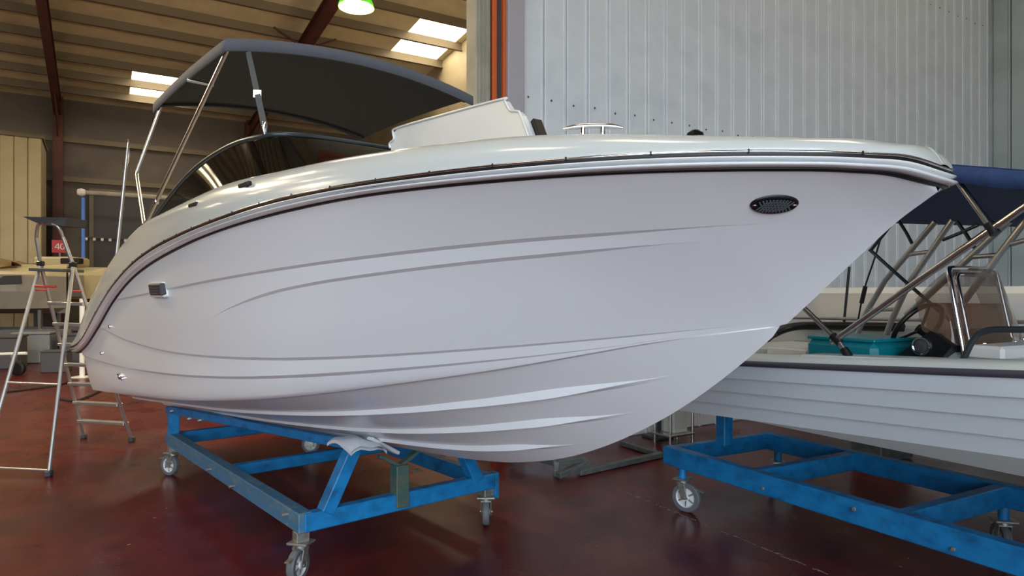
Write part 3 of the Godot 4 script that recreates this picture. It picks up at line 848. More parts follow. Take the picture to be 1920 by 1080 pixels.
func build_skiff():
	var k := thing("clinker_skiff", "smaller white boat with lapped plank sides and blue canopy behind the bow", "boat", SKIFF)
	var g: G
	var N := 40
	var mid := 0.9
	for sg in [-1.0, 1.0]:
		for i in 4:
			g = G.new()
			var rows := []; var lip := []
			for j in N + 1:
				var t := 4.75 * j / N
				var w := sk_w(t)
				var r := PackedVector3Array()
				var f0 := i / 4.0; var f1 := (i + 1) / 4.0
				for q in 5:
					var f: float = lerp(f0, f1, q / 4.0)
					var x: float = w - 0.195 * pow(f, 1.25) * (w / 0.9)
					var lap: float = 0.026 * q / 4.0
					r.append(Vector3(mid + sg * (x + lap - 0.004), lerp(sk_rub(t), sk_chine(t), f), t))
				rows.append(r)
				var e: Vector3 = r[4]
				lip.append(PackedVector3Array([e, e + Vector3(-sg * 0.03, 0.004, 0)]))
			g.grid(rows, 3, sg < 0); g.grid(lip, 4, sg < 0)
			part("strake", g, M.skiff, k)
	# bottom, transom, inside
	g = G.new()
	var rows := []
	for j in N + 1:
		var t := 4.75 * j / N
		var w: float = max(sk_w(t) * 0.78, 0.0)
		var zk := minf(sk_chine(t) - 0.055, 0.72)
		rows.append(PackedVector3Array([Vector3(mid - w, sk_chine(t), t), Vector3(mid - w * 0.5, lerp(zk, sk_chine(t), 0.45), t), Vector3(mid, min(zk, sk_chine(t)), t), Vector3(mid + w * 0.5, lerp(zk, sk_chine(t), 0.45), t), Vector3(mid + w, sk_chine(t), t)]))
	g.grid(rows, 3)
	g.slab([Vector3(mid - 0.9, sk_rub(0), 0), Vector3(mid - 0.7, sk_chine(0), 0), Vector3(mid, sk_chine(0) - 0.055, 0), Vector3(mid + 0.7, sk_chine(0), 0), Vector3(mid + 0.9, sk_rub(0), 0)], Vector3(0, 0, 0.03))
	part("bottom", g, M.skiff, k)
	g = G.new()
	for sg in [-1.0, 1.0]:
		var rub := []; var cap := []
		for j in N + 1:
			var t := 4.75 * j / N
			var w := sk_w(t)
			rub.append(Vector3(mid + sg * (w + 0.004), sk_rub(t) + 0.004, t))
			var x: float = mid + sg * w
			cap.append(PackedVector3Array([Vector3(x, sk_rub(t) + 0.01, t), Vector3(x - sg * 0.006, sk_rub(t) + 0.032, t), Vector3(x - sg * 0.03, sk_rub(t) + 0.048, t), Vector3(x - sg * 0.075, sk_rub(t) + 0.054, t), Vector3(x - sg * 0.15, sk_rub(t) + 0.054, t), Vector3(x - sg * 0.165, sk_rub(t) + 0.04, t), Vector3(x - sg * 0.18, 0.80, t), Vector3(mid, 0.78, t)]))
		g.grid(cap, 3, sg < 0)
		var g2 := G.new(); g2.tube(rub, 0.016, 8)
		part("rub_strip", g2, mat(c8(72, 70, 82), 0.5), k)
	part("gunwale_and_liner", g, M.cream, k)
	# raised coaming and black bolster along the far side
	g = G.new()
	g.beam(Vector3(1.74, 1.23, 0.05), Vector3(1.74, 1.27, 2.6), 0.10, 0.16, 0.02)
	part("far_coaming", g, M.cream, k)
	g = G.new()
	g.tube(spline([Vector3(1.35, 1.14, 0.03), Vector3(1.45, 1.22, 0.06), Vector3(1.58, 1.285, 0.16), Vector3(1.66, 1.30, 0.4), Vector3(1.67, 1.315, 0.98)], 20), 0.032, 10)
	part("bolster", g, M.black, k)
	g = G.new()
	g.tube([Vector3(1.64, 1.352, 0.0), Vector3(1.66, 1.37, 1.2), Vector3(1.66, 1.39, 2.6)], 0.012, 8)
	part("far_handrail", g, M.alu, k)
	# foredeck step of the near gunwale
	g = G.new(); g.beam(Vector3(0.14, 1.205, 1.40), Vector3(0.14, 1.262, 2.7), 0.20, 0.05, 0.018); part("side_deck", g, M.cream, k)
	g = G.new(); g.box(Vector3(1.0, 1.00, 0.64), Vector3(0.5, 0.40, 0.5), Basis.IDENTITY, 0.03); part("stern_seat", g, M.cream, k)
	g = G.new(); g.box(Vector3(0.72, 1.13, 0.78), Vector3(0.02, 0.12, 0.30), Basis.IDENTITY, 0.008); part("seat_panel", g, M.white, k)
	# console
	g = G.new(); g.box(Vector3(0.86, 1.0, 1.95), Vector3(0.72, 0.52, 0.42), Basis.IDENTITY, 0.03)
	part("console", g, M.cream, k)
	g = G.new()
	g.slab([Vector3(0.45, 1.21, 1.66), Vector3(0.45, 1.30, 1.76), Vector3(0.45, 1.365, 1.845), Vector3(0.45, 1.35, 1.88), Vector3(0.45, 1.295, 1.945), Vector3(0.45, 1.21, 1.88)], Vector3(0.62, 0, 0))
	var dash := part("dashboard", g, M.black, k)
	g = G.new(); g.lathe([[0.046, 0.0], [0.046, 0.008], [0.040, 0.010], [0.036, 0.006]], Vector3(0.45, 1.284, 1.80), Vector3(-1, 0, 0), 24); part("speaker_ring", g, M.chrome, dash)
	g = G.new(); g.lathe([[0.036, 0.002], [0.026, 0.004], [0.012, 0.007], [0.0, 0.008]], Vector3(0.45, 1.284, 1.80), Vector3(-1, 0, 0), 20); part("speaker_cone", g, M.tyre_dark, dash)
	# steering wheel
	var wc := Vector3(0.66, 1.365, 1.66)
	var ax := Vector3(0.12, 0.55, -0.82).normalized()
	var wx := ax.cross(Vector3.UP).normalized(); var wy := ax.cross(wx).normalized()
	var ring := []
	for i in 33: ring.append(wc + (wx * cos(TAU * i / 32) + wy * sin(TAU * i / 32)) * 0.15)
	g = G.new(); g.tube(ring, 0.013, 8, false)
	var wh := part("steering_wheel", g, M.black, k)
	for a in [0.4, 2.5, 4.6]:
		g = G.new(); g.beam(wc - ax * 0.02, wc + (wx * cos(a) + wy * sin(a)) * 0.145, 0.02, 0.006, 0.002, ax); part("spoke", g, M.chrome, wh)
	g = G.new(); g.tube([wc, Vector3(0.68, 1.28, 1.80)], 0.025, 10); part("column", g, M.black, wh)
	# tinted console screen
	var sr := []
	var bottom := [Vector3(0.46, 1.36, 1.80), Vector3(0.52, 1.29, 1.96), Vector3(0.82, 1.28, 2.0), Vector3(1.12, 1.29, 1.96), Vector3(1.24, 1.36, 1.74)]
	var upper := [Vector3(0.50, 1.52, 1.74), Vector3(0.56, 1.66, 1.86), Vector3(0.82, 1.68, 1.88), Vector3(1.10, 1.665, 1.84), Vector3(1.20, 1.60, 1.66)]
	var sb := spline(bottom, 24); var su := spline(upper, 24)
	for i in 25:
		var r := PackedVector3Array()
		for q in 9: r.append(sb[i].lerp(su[i], q / 8.0))
		sr.append(r)
	g = G.new(); g.grid(sr, 3)
	part("console_screen", g, M.smoke, k)
	tubes(k, "screen_frame", M.chrome, 0.012, [
		[Vector3(0.50, 1.246, 1.975), Vector3(0.50, 1.45, 1.938), Vector3(0.50, 1.655, 1.903), Vector3(0.515, 1.673, 1.90), Vector3(0.56, 1.676, 1.895), Vector3(1.10, 1.682, 1.815), Vector3(1.14, 1.675, 1.808), Vector3(1.15, 1.65, 1.81), Vector3(1.15, 1.29, 1.886)],
		[Vector3(0.60, 1.27, 1.955), Vector3(0.60, 1.45, 1.92), Vector3(0.60, 1.625, 1.888), Vector3(0.62, 1.645, 1.884), Vector3(1.05, 1.648, 1.83)]])
	for q in [Vector3(0.47, 1.345, 1.83), Vector3(0.66, 1.30, 1.985), Vector3(0.95, 1.30, 1.985), Vector3(1.12, 1.31, 1.955)]:
		g = G.new(); g.lathe([[0.0, 0.006], [0.008, 0.005], [0.010, 0.0]], q, Vector3(-0.7, 0.2, 0.6).normalized(), 8); part("screen_stud", g, M.chrome, k)
	g = G.new(); g.box(Vector3(0.74, 1.27, 2.08), Vector3(0.55, 0.07, 0.16), Basis.IDENTITY, 0.015); part("console_step", g, M.white, k)
	tubes(k, "grab_rail", M.frame_dark, 0.014, [spline([Vector3(0.15, 1.24, 2.14), Vector3(0.15, 1.30, 2.165), Vector3(0.15, 1.35, 2.19), Vector3(0.15, 1.39, 2.235), Vector3(0.15, 1.403, 2.376), Vector3(0.15, 1.42, 2.9)], 20)])
	# seat behind the screen
	g = G.new(); g.box(Vector3(1.25, 1.36, 1.60), Vector3(0.10, 0.26, 0.42), Basis(Vector3(0, 0, 1), 0.15), 0.03); part("seat_back", g, M.tan_seat, k)
	g = G.new(); g.box(Vector3(1.42, 1.12, 1.6), Vector3(0.40, 0.16, 0.44), Basis.IDENTITY, 0.03); part("seat_cushion", g, M.tan_seat, k)
	# canopy
	var cz := func(x: float, z: float) -> float: return lerpf(2.09 - 0.244 * (z - 2.18), 2.04 - 0.118 * (z - 1.011), clampf(x / 1.6, 0.0, 1.0)) + 0.025 * (1.0 - pow((x - 0.8) / 0.8, 2))
	var c1 := []; var c2 := []
	for i in 25:
		var r := PackedVector3Array(); var r2 := PackedVector3Array()
		for j in 21:
			var x := 1.62 * j / 20.0
			var z := lerpf(lerpf(1.35, 0.95, j / 20.0), 3.1, i / 24.0)
			var y: float = cz.call(x, z)
			r.append(Vector3(x, y, z)); r2.append(Vector3(x, y - 0.01, z))
		c1.append(r); c2.append(r2)
	g = G.new(); g.grid(c1, 3)
	var cv := part("canopy_top", g, M.navy, k)
	g = G.new(); g.grid(c2, 3, true)
	part("canopy_lining", g, M.navy, cv)
	var vr := []
	for i in 25:
		var z := 1.35 + 1.75 * i / 24.0
		var y: float = cz.call(0.0, z)
		vr.append(PackedVector3Array([Vector3(0.01, y + 0.003, z), Vector3(-0.012, y - 0.01, z), Vector3(-0.016, y - 0.076 + 0.004 * sin(i * 1.7), z), Vector3(-0.006, y - 0.078 + 0.004 * sin(i * 1.7), z), Vector3(0.004, y - 0.012, z)]))
	g = G.new(); g.grid(vr, 3)
	part("valance", g, M.navy, cv)
	tubes(k, "canopy_pole", M.steel, 0.016, [[Vector3(0.10, 1.30, 1.55), Vector3(0.10, 1.60, 1.975), Vector3(0.10, 1.93, 2.45)]])
	tubes(k, "canopy_leg", M.steel, 0.013, [
		[Vector3(0.10, 1.66, 1.16), Vector3(0.10, 1.479, 1.378), Vector3(0.10, 1.308, 1.587), Vector3(0.10, 1.255, 1.63)],
		[Vector3(0.10, 2.03, 2.155), Vector3(0.10, 1.91, 2.23), Vector3(0.10, 1.81, 2.29)]])
	tubes(k, "pole_clamp", M.rubber, 0.021, [[Vector3(0.10, 1.335, 1.553), Vector3(0.10, 1.30, 1.597)], [Vector3(0.10, 1.272, 1.615), Vector3(0.10, 1.235, 1.645)], [Vector3(0.10, 1.84, 2.272), Vector3(0.10, 1.795, 2.30)]])
	tubes(k, "brace_pole", M.frame_dark, 0.010, [
		[Vector3(0.9, 1.815, 1.235), Vector3(0.9, 1.62, 1.45), Vector3(0.9, 1.40, 1.70)],
		[Vector3(0.9, 1.808, 1.24), Vector3(0.9, 1.91, 1.33), Vector3(0.9, 1.97, 1.38)],
		[Vector3(1.70, 1.75, 0.556), Vector3(1.70, 1.5, 0.53), Vector3(1.70, 1.218, 0.50)],
		[Vector3(1.30, 2.02, 1.17), Vector3(1.30, 1.94, 1.22), Vector3(1.30, 1.864, 1.258)],
		[Vector3(1.10, 1.96, 1.63), Vector3(1.10, 1.88, 1.68), Vector3(1.10, 1.803, 1.724)],
		[Vector3(1.10, 1.859, 1.553), Vector3(1.10, 1.89, 1.64), Vector3(1.10, 1.93, 1.74)]])
	tubes(k, "arch_rail", M.alu, 0.018, [
		[Vector3(1.30, 1.99, 1.40), Vector3(1.30, 1.637, 1.084), Vector3(1.30, 1.407, 0.943), Vector3(1.30, 1.20, 0.86)],
		[Vector3(1.30, 1.99, 1.50), Vector3(1.30, 1.618, 1.241), Vector3(1.30, 1.377, 1.127), Vector3(1.30, 1.20, 1.06)],
		[Vector3(1.0, 1.93, 1.94), Vector3(1.0, 1.689, 1.686), Vector3(1.0, 1.42, 1.40)],
		[Vector3(1.0, 1.93, 2.02), Vector3(1.0, 1.684, 1.842), Vector3(1.0, 1.45, 1.68)]])
	tubes(k, "arch_rung", M.alu, 0.013, [
		[Vector3(1.30, 1.794, 1.224), Vector3(1.30, 1.808, 1.365)], [Vector3(1.30, 1.436, 0.966), Vector3(1.30, 1.447, 1.155)],
		[Vector3(1.0, 1.748, 1.758), Vector3(1.0, 1.753, 1.889)], [Vector3(1.0, 1.804, 1.941), Vector3(1.0, 1.835, 2.06)]])
	tubes(k, "rope", M.rubber, 0.006, [spline([Vector3(1.5, 1.97, 0.94), Vector3(1.5, 1.80, 0.885), Vector3(1.5, 1.569, 0.804), Vector3(1.5, 1.341, 0.756)], 12)])
	tubes(k, "rope", M.rubber, 0.015, [[Vector3(1.5, 1.60, 0.815), Vector3(1.5, 1.48, 0.785)]])
	# teal box lying in the cockpit
	g = G.new()
	g.box(Vector3(0, -0.10, 0), Vector3(0.42, 0.50, 0.42), Basis.IDENTITY, 0.03)
	var box := thing("cool_box", "long teal box in the cockpit of the clinker skiff", "box", SKIFF * Transform3D(Basis.IDENTITY, Vector3(0.53, 0.985, 1.43)))
	var bd := part("body", g, M.teal, box)
	bd.position = Vector3(0, 0.16, 0)
	g = G.new(); g.box(Vector3(0, 0.318, 0), Vector3(0.40, 0.018, 0.40), Basis.IDENTITY, 0.006); part("lid", g, M.teal, box)
	# black gear roll at the stern
	var gr := thing("gear_roll", "black rolled gear with pale straps at the stern of the clinker skiff", "roll", SKIFF * Transform3D(Basis.IDENTITY, Vector3(1.05, 1.06, 0.16)))
	g = G.new(); g.tube([Vector3(-0.14, 0.05, -0.10), Vector3(0.0, 0.12, 0.0), Vector3(0.16, 0.21, 0.12)], [0.055, 0.06, 0.05], 14)
	part("roll", g, M.tyre_dark, gr)
	for u in [0.35, 0.75]:
		var c := Vector3(-0.14, 0.05, -0.10).lerp(Vector3(0.16, 0.21, 0.12), u)
		var d := Vector3(0.30, 0.16, 0.22).normalized()
		g = G.new(); g.lathe([[0.058, -0.012], [0.066, -0.010], [0.066, 0.010], [0.058, 0.012]], c, d, 18); part("strap", g, M.white, gr)

func build_far_boat():
	# a white hull with grey seats standing between the skiff and the wall
	var tr := Transform3D(SKIFF.basis, SKIFF * Vector3(2.35, 0, 0.2))
	var k := thing("white_dinghy", "plain white hull with grey seats behind the clinker skiff, near the wall", "boat", tr)
	var g := G.new()
	var rows := []
	for j in 21:
		var t := -1.2 + 4.4 * j / 20.0
		var w: float = 0.75 * (1.0 - pow(clamp((t - 1.6) / 1.7, 0.0, 1.0), 2.0)) + 0.02
		rows.append(PackedVector3Array([Vector3(0.8, 0.45, t), Vector3(0.8 - w * 0.8, 0.7, t), Vector3(0.8 - w, 1.55, t), Vector3(0.8 - w + 0.03, 1.60, t), Vector3(0.8 - w + 0.10, 1.60, t), Vector3(0.8 - w + 0.12, 1.35, t), Vector3(0.8 + w - 0.12, 1.35, t), Vector3(0.8 + w - 0.10, 1.60, t), Vector3(0.8 + w, 1.55, t), Vector3(0.8 + w * 0.8, 0.7, t), Vector3(0.8, 0.45, t)]))
	g.grid(rows, -1)
	for e in [0, 20]:
		var r: PackedVector3Array = rows[e]
		for i in r.size() - 1: g.tri(r[i], r[i + 1], Vector3(0.8, 1.0, r[0].z))
	part("hull", g, M.gel, k)
	for q in [[0.4, 1.46, 0.65], [0.9, 1.46, 0.9]]:
		g = G.new(); g.box(Vector3(q[0], q[1], q[2]), Vector3(0.42, 0.30, 0.12), Basis(Vector3.RIGHT, 0.2), 0.03); part("seat_back", g, M.grey_seat, k)
	g = G.new(); g.box(Vector3(0.6, 1.56, 1.75), Vector3(0.3, 0.30, 0.35), Basis.IDENTITY, 0.04); part("helm_pod", g, M.grey_seat, k)
	g = G.new(); g.box(Vector3(0.8, 0.24, -0.3), Vector3(0.5, 0.46, 0.3), Basis.IDENTITY, 0.01); part("chock", g, M.grey_steel, k)
	g = G.new(); g.box(Vector3(0.8, 0.24, 1.3), Vector3(0.5, 0.46, 0.3), Basis.IDENTITY, 0.01); part("chock", g, M.grey_steel, k)

# ---------------------------------------------------------------- floor-standing small things
func build_ladder():
	var fr := at(92, 893, 5.75); var fl := at(-33, 886, 5.85)
	fr.y = 0.02; fl.y = 0.02
	var br := at(247, 828, 7.09); var bl := at(157, 822, 7.25)
	br.y = 0.02; bl.y = 0.02
	var org := (fr + fl + br + bl) * 0.25
	org.y = 0
	var t := thing("step_ladder", "tall aluminium step ladder with black tray beside the stern", "ladder", Transform3D(Basis.IDENTITY, org))
	var o := org
	var pr := at(137, 496, 6.42) - o; var pl := at(76, 494, 6.5) - o
	fr -= o; fl -= o; br -= o; bl -= o
	var g: G
	# climbing rails run on above the hinge into a hoop
	var hr := at(118, 445, 6.35) - o; var hl := at(68, 445, 6.42) - o
	var tr := at(108, 424, 6.3) - o; var tl := at(72, 421, 6.36) - o
	var mid := at(88, 419, 6.33) - o
	g = G.new(); g.tube([br, br.lerp(pr, 0.5), pr, hr], 0.017, 8); part("rail", g, M.alu, t)
	g = G.new(); g.tube([bl, bl.lerp(pl, 0.5), pl, hl], 0.017, 8); part("rail", g, M.alu, t)
	g = G.new(); g.tube(spline([hl, tl, mid, tr, hr], 20), 0.015, 8); part("hoop", g, M.alu, t)
	g = G.new(); g.tube([mid - Vector3(0.04, 0, 0), mid + Vector3(0.04, 0, 0)], 0.019, 8); part("grip", g, M.red_plastic, t)
	# support legs
	g = G.new(); g.tube([fr, fr.lerp(pr, 0.5), pr], 0.017, 8); part("leg", g, M.alu, t)
	g = G.new(); g.tube([fl, fl.lerp(pl, 0.5), pl], 0.017, 8); part("leg", g, M.alu, t)
	for f in [0.015, 0.40]:
		g = G.new(); g.tube([fl.lerp(pl, f), fr.lerp(pr, f)], 0.011, 8); part("leg_brace", g, M.alu, t)
	for i in 7:
		var f := 0.10 + i * 0.115
		g = G.new(); g.beam(bl.lerp(pl, f), br.lerp(pr, f), 0.08, 0.03, 0.004); part("tread", g, M.alu, t)
	g = G.new(); g.beam(pl - Vector3(0, 0.06, 0), pr - Vector3(0, 0.06, 0), 0.26, 0.03, 0.005); part("platform", g, M.tyre_dark, t)
	for q in [[pl, 0], [pr, 0]]:
		g = G.new(); g.box(q[0], Vector3(0.055, 0.05, 0.06), Basis.IDENTITY, 0.01); part("hinge", g, M.black, t)
	for e in [[fl, pl, bl], [fr, pr, br]]:
		var a: Vector3 = e[0].lerp(e[1], 0.86); var b: Vector3 = e[2].lerp(e[1], 0.86)
		g = G.new(); g.tube([a, b], 0.010, 6); part("stay", g, M.red_plastic, t)
	g = G.new(); g.tube([fl.lerp(pl, 0.88), fl.lerp(pl, 0.88).lerp(fr.lerp(pr, 0.88), 0.6)], 0.013, 6); part("stay", g, M.red_plastic, t)
	for q in [fr, fl, br, bl]:
		g = G.new(); g.box(q + Vector3(0, 0.005, 0), Vector3(0.05, 0.05, 0.06), Basis.IDENTITY, 0.008); part("foot", g, M.tyre_dark, t)
	# tray
	var ta := at(42, 406, 6.3) - o; var tb := at(126, 408, 6.25) - o
	g = G.new()
	g.slab([ta, tb, tb + Vector3(-0.04, -0.075, -0.02), ta + Vector3(0.16, -0.075, -0.02)], Vector3(0.03, 0, -0.26))
	part("tray", g, M.tyre_dark, t)

func build_floor_things():
	# grey steel dolly frame lying under the bow
	var o := at(1048, 898, 5.67); o.y = 0
	var t := thing("steel_stand", "low grey steel frame lying on the floor under the bow", "stand", Transform3D(Basis.IDENTITY, o))
	var ends := [[at(1046, 896, 5.67), at(1100, 862, 5.9)], [at(1085, 882, 5.75), at(1240, 856, 6.4)], [at(1165, 838, 6.9), at(1236, 858, 6.4)], [at(1043, 872, 5.75), at(1092, 866, 5.9)], [at(960, 880, 6.2), at(1043, 872, 5.75)]]
	var hs := [0.10, 0.05, 0.05, 0.13, 0.13]
	for i in ends.size():
		var a: Vector3 = ends[i][0]; var b: Vector3 = ends[i][1]
		a.y = hs[i] - 0.02; b.y = hs[i] - 0.02
		if i == 0: a.y = 0.025
		var g := G.new(); g.beam(a - o, b - o, 0.06, 0.045, 0.004); part("bar", g, M.grey_steel, t)
	for e in [at(1043, 872, 5.75), at(1092, 866, 5.9), at(960, 880, 6.2)]:
		var p: Vector3 = e - o
		var g := G.new(); g.beam(Vector3(p.x, 0.0, p.z), Vector3(p.x, 0.125, p.z), 0.045, 0.045, 0.004); part("leg", g, M.grey_steel, t)
	# chrome cart with pale boxes against the wall
	var c := at(1262, 800, 7.05); c.y = 0
	var k := thing("steel_cart", "chrome cart frame with pale panels by the wall between both boats", "cart", Transform3D(HALL.basis, c))
	for q in [[-0.16, -0.1], [0.16, -0.1], [-0.16, 0.12], [0.16, 0.12]]:
		var g := G.new(); g.tube([Vector3(q[0], 0.0, q[1]), Vector3(q[0], 0.5, q[1]), Vector3(q[0], 0.9, q[1])], 0.014, 8); part("leg", g, M.steel, k)
	for y in [0.10, 0.75]:
		var g := G.new(); g.box(Vector3(0, y, 0.01), Vector3(0.36, 0.02, 0.26), Basis.IDENTITY, 0.004); part("shelf", g, M.steel, k)
	var g := G.new(); g.box(Vector3(0.03, 0.40, 0.0), Vector3(0.20, 0.58, 0.16), Basis.IDENTITY, 0.01); part("panel_box", g, M.cream, k)
	# dark post stand beside it
	var p2 := at(1233, 806, 7.3); p2.y = 0
	g = G.new()
	g.beam(Vector3(0, 0, 0), Vector3(0, 1.1, 0), 0.06, 0.06, 0.004); g.box(Vector3(0, 0.015, 0), Vector3(0.24, 0.03, 0.24), Basis.IDENTITY, 0.004)
	single("jack_stand", g, M.slate, "dark steel post on a square foot beside the chrome cart", "stand", Transform3D(HALL.basis, p2))
	# loose cable on the left
	var cb := [at(12, 738, 10.6), at(70, 730, 11.0), at(105, 724, 11.3), at(130, 716, 11.8)]
	for i in cb.size(): cb[i].y = 0.012
	g = G.new(); g.tube(spline(cb, 20), 0.02, 8)
	single("cable", g, M.cord, "dark cable on the floor crossing behind the ladder legs", "cable", Transform3D.IDENTITY, "cables on the floor")
	cb = [at(110, 750, 9.9), at(140, 753, 9.7), at(165, 745, 10.1), at(192, 733, 10.8)]
	for i in cb.size(): cb[i].y = 0.012
	g = G.new(); g.tube(spline(cb, 20), 0.02, 8)
	single("cable", g, M.cord, "dark cable curling on the floor below the stern", "cable", Transform3D.IDENTITY, "cables on the floor")

func build_backdrop():
	var g: G
	# runabout under a tan cover on a trailer
	var o := at(52, 600, 17.0); o.y = 0
	var bs := Basis(Vector3.UP, 0.18)
	var t := thing("covered_runabout", "cream boat with folded tan cover on a trailer behind the ladder", "boat", Transform3D(bs, o))
	var rows := []
	for j in 17:
		var x := -3.2 + 4.1 * j / 16.0
		var w: float = 1.0 * (1.0 - pow(clamp((x + 0.5) / 1.42, 0.0, 1.0), 2.2)) + 0.02
		rows.append([w, x])
	var lower := []; var upper := []
	for q in rows:
		var w: float = q[0]; var x: float = q[1]
		lower.append(PackedVector3Array([Vector3(x, 1.05, 0), Vector3(x, 1.18, w * 0.8), Vector3(x, 1.60, w * 0.95), Vector3(x, 1.98, w * 0.98), Vector3(x, 1.98, -w * 0.98), Vector3(x, 1.18, -w * 0.8), Vector3(x, 1.05, 0)]))
		upper.append(PackedVector3Array([Vector3(x, 1.97, w * 0.98), Vector3(x, 2.0, w * 1.02), Vector3(x, 2.07, w * 1.01), Vector3(x, 2.16, w * 0.8), Vector3(x, 2.26, w * 0.4), Vector3(x, 2.28, 0), Vector3(x, 2.07, -w * 1.01), Vector3(x, 1.97, -w * 0.98)]))
	g = G.new(); g.grid(lower, -1)
	part("lower_hull", g, M.grey_hull, t)
	g = G.new(); g.grid(upper, -1)
	part("deck", g, M.yellow_gel, t)
	g = G.new(); g.beam(Vector3(-3.2, 1.78, 1.0), Vector3(-0.35, 1.78, 1.0), 0.03, 0.34, 0.01); g.beam(Vector3(-0.35, 1.84, 0.99), Vector3(0.25, 1.88, 0.82), 0.03, 0.20, 0.01)
	var band := part("dark_band", g, M.dark_hull, t)
	var tm := TextMesh.new()
	tm.text = "TT 180"; tm.font_size = 24; tm.pixel_size = 0.008; tm.depth = 0.01
	var sf := SystemFont.new(); sf.font_names = PackedStringArray(["Droid Sans"]); tm.font = sf
	var txt := part("lettering", tm, M.white, band)
	txt.position = Vector3(-0.72, 1.84, 1.02)
	var cv := []
	for j in 13:
		var x := -3.2 + 3.3 * j / 12.0
		var r := PackedVector3Array()
		for q in 9:
			var z := -0.9 + 1.85 * q / 8.0
			r.append(Vector3(x, 2.26 + 0.42 * (1.0 - pow(j / 12.0, 1.5)) * (1.0 - pow(abs(z) / 1.0, 2)) + 0.05 * sin(j * 1.9 + q * 1.3), z))
		cv.append(r)
	var cv2 := []
	for r in cv:
		var r2 := PackedVector3Array()
		for p in r: r2.append(p - Vector3(0, 0.10, 0))
		cv2.append(r2)
	g = G.new(); g.grid(cv, 3); g.grid(cv2, 4, true)
	var edge1 := PackedVector3Array(); var edge2 := PackedVector3Array()
	for i in cv.size(): edge1.append(cv[i][8]); edge2.append(cv2[i][8])
	g.grid([edge1, edge2], 5)
	part("cover", g, M.tan_cover, t)
	g = G.new(); g.beam(Vector3(-3.0, 0.62, 0.7), Vector3(1.3, 0.62, 0.7), 0.08, 0.12, 0.01); g.beam(Vector3(-3.0, 0.62, -0.7), Vector3(1.3, 0.62, -0.7), 0.08, 0.12, 0.01)
	part("trailer_beam", g, M.trailer, t)
	for x in [-2.4, -1.0, 0.5]:
		g = G.new(); g.beam(Vector3(x, 0.62, -0.7), Vector3(x, 0.62, 0.7), 0.07, 0.07, 0.008); g.beam(Vector3(x, 0.62, 0.5), Vector3(x, 1.14, 0.5), 0.07, 0.07, 0.008); g.beam(Vector3(x, 0.62, -0.5), Vector3(x, 1.12, -0.5), 0.07, 0.07, 0.008)
		part("trailer_cross", g, M.trailer, t)
	for q in [[-0.6, 0.85], [-0.6, -0.85], [-1.4, 0.85], [-1.4, -0.85]]:
		g = G.new(); g.lathe([[0.0, -0.08], [0.2, -0.08], [0.31, -0.06], [0.31, 0.06], [0.2, 0.08], [0.0, 0.08]], Vector3(q[0], 0.31, q[1]), Vector3(0, 0, 1), 20); part("trailer_wheel", g, M.rubber, t)
	# second runabout further right
	o = at(165, 600, 19.5); o.y = 0
	t = thing("cream_runabout", "cream boat with open cockpit seen just left of the stern", "boat", Transform3D(Basis(Vector3.UP, 0.1), o))
	rows = []
	for j in 13:
		var x := -1.5 + 2.5 * j / 12.0
		var w: float = 0.9 * (1.0 - pow(clamp((x + 0.2) / 1.25, 0.0, 1.0), 2.2)) + 0.02
		rows.append(PackedVector3Array([Vector3(x, 1.25, 0), Vector3(x, 1.4, w * 0.8), Vector3(x, 2.05, w), Vector3(x, 2.15, w * 0.95), Vector3(x, 2.27, w * 0.5), Vector3(x, 2.30, 0), Vector3(x, 2.15, -w * 0.95), Vector3(x, 1.4, -w * 0.8), Vector3(x, 1.25, 0)]))
	g = G.new(); g.grid(rows, -1); part("hull", g, M.yellow_gel, t)
	g = G.new(); g.beam(Vector3(-1.5, 1.72, 0.93), Vector3(0.3, 1.75, 0.86), 0.05, 0.6, 0.02); part("grey_side", g, M.grey_hull, t)
	g = G.new(); g.box(Vector3(-0.6, 2.43, 0.2), Vector3(1.1, 0.28, 0.9), Basis.IDENTITY, 0.08); part("cabin", g, M.yellow_gel, t)
	g = G.new(); g.box(Vector3(-0.15, 2.45, 0.55), Vector3(0.5, 0.16, 0.25), Basis.IDENTITY, 0.02); part("cockpit_opening", g, M.dark_hull, t)
	for x in [-1.1, 0.4]:
		g = G.new(); g.box(Vector3(x, 0.64, 0), Vector3(0.25, 1.28, 0.9), Basis.IDENTITY, 0.02); part("chock", g, M.clutter, t)
	# clutter on the floor behind the ladder
	var crate := G.new(); crate.box(Vector3(0, 0.40, 0), Vector3(0.9, 0.8, 0.7), Basis.IDENTITY, 0.03); crate.box(Vector3(0, 0.83, 0), Vector3(0.94, 0.06, 0.74), Basis.IDENTITY, 0.02)
	var cm := crate.done()
	var cl := [[at(4, 640, 14.0), M.clutter, "dark crate at the left edge behind the ladder leg", 0.8], [at(66, 640, 15.2), M.clutter_light, "pale grey bin behind the ladder between its legs", 0.8], [at(106, 640, 13.4), M.clutter, "dark crate behind the right ladder leg", 0.5], [at(150, 640, 15.4), M.clutter, "dark crate left of the swim platform", 0.75]]
	for q in cl:
		var p: Vector3 = q[0]; p.y = 0
		single("crate", cm, q[1], q[2], "crate", Transform3D(Basis(Vector3.UP, 0.3).scaled(Vector3.ONE * q[3]), p), "crates behind the ladder")
	# white tube standing by the stern
	var p := at(154, 610, 12.5); p.y = 0
	g = G.new(); g.tube([Vector3(0, 0.02, 0), Vector3(0, 0.9, 0), Vector3(0, 1.45, 0)], 0.045, 10); g.box(Vector3(0, 0.01, 0), Vector3(0.3, 0.02, 0.3), Basis.IDENTITY, 0.003)
	single("white_post", g, M.white, "short white tube standing on the floor left of the stern", "post", Transform3D(Basis.IDENTITY, p))
	# hand truck lying on the left
	p = at(20, 676, 12.8); p.y = 0
	t = thing("hand_truck", "small hand truck with pale handle and black wheel at left edge", "cart", Transform3D(Basis.IDENTITY, p))
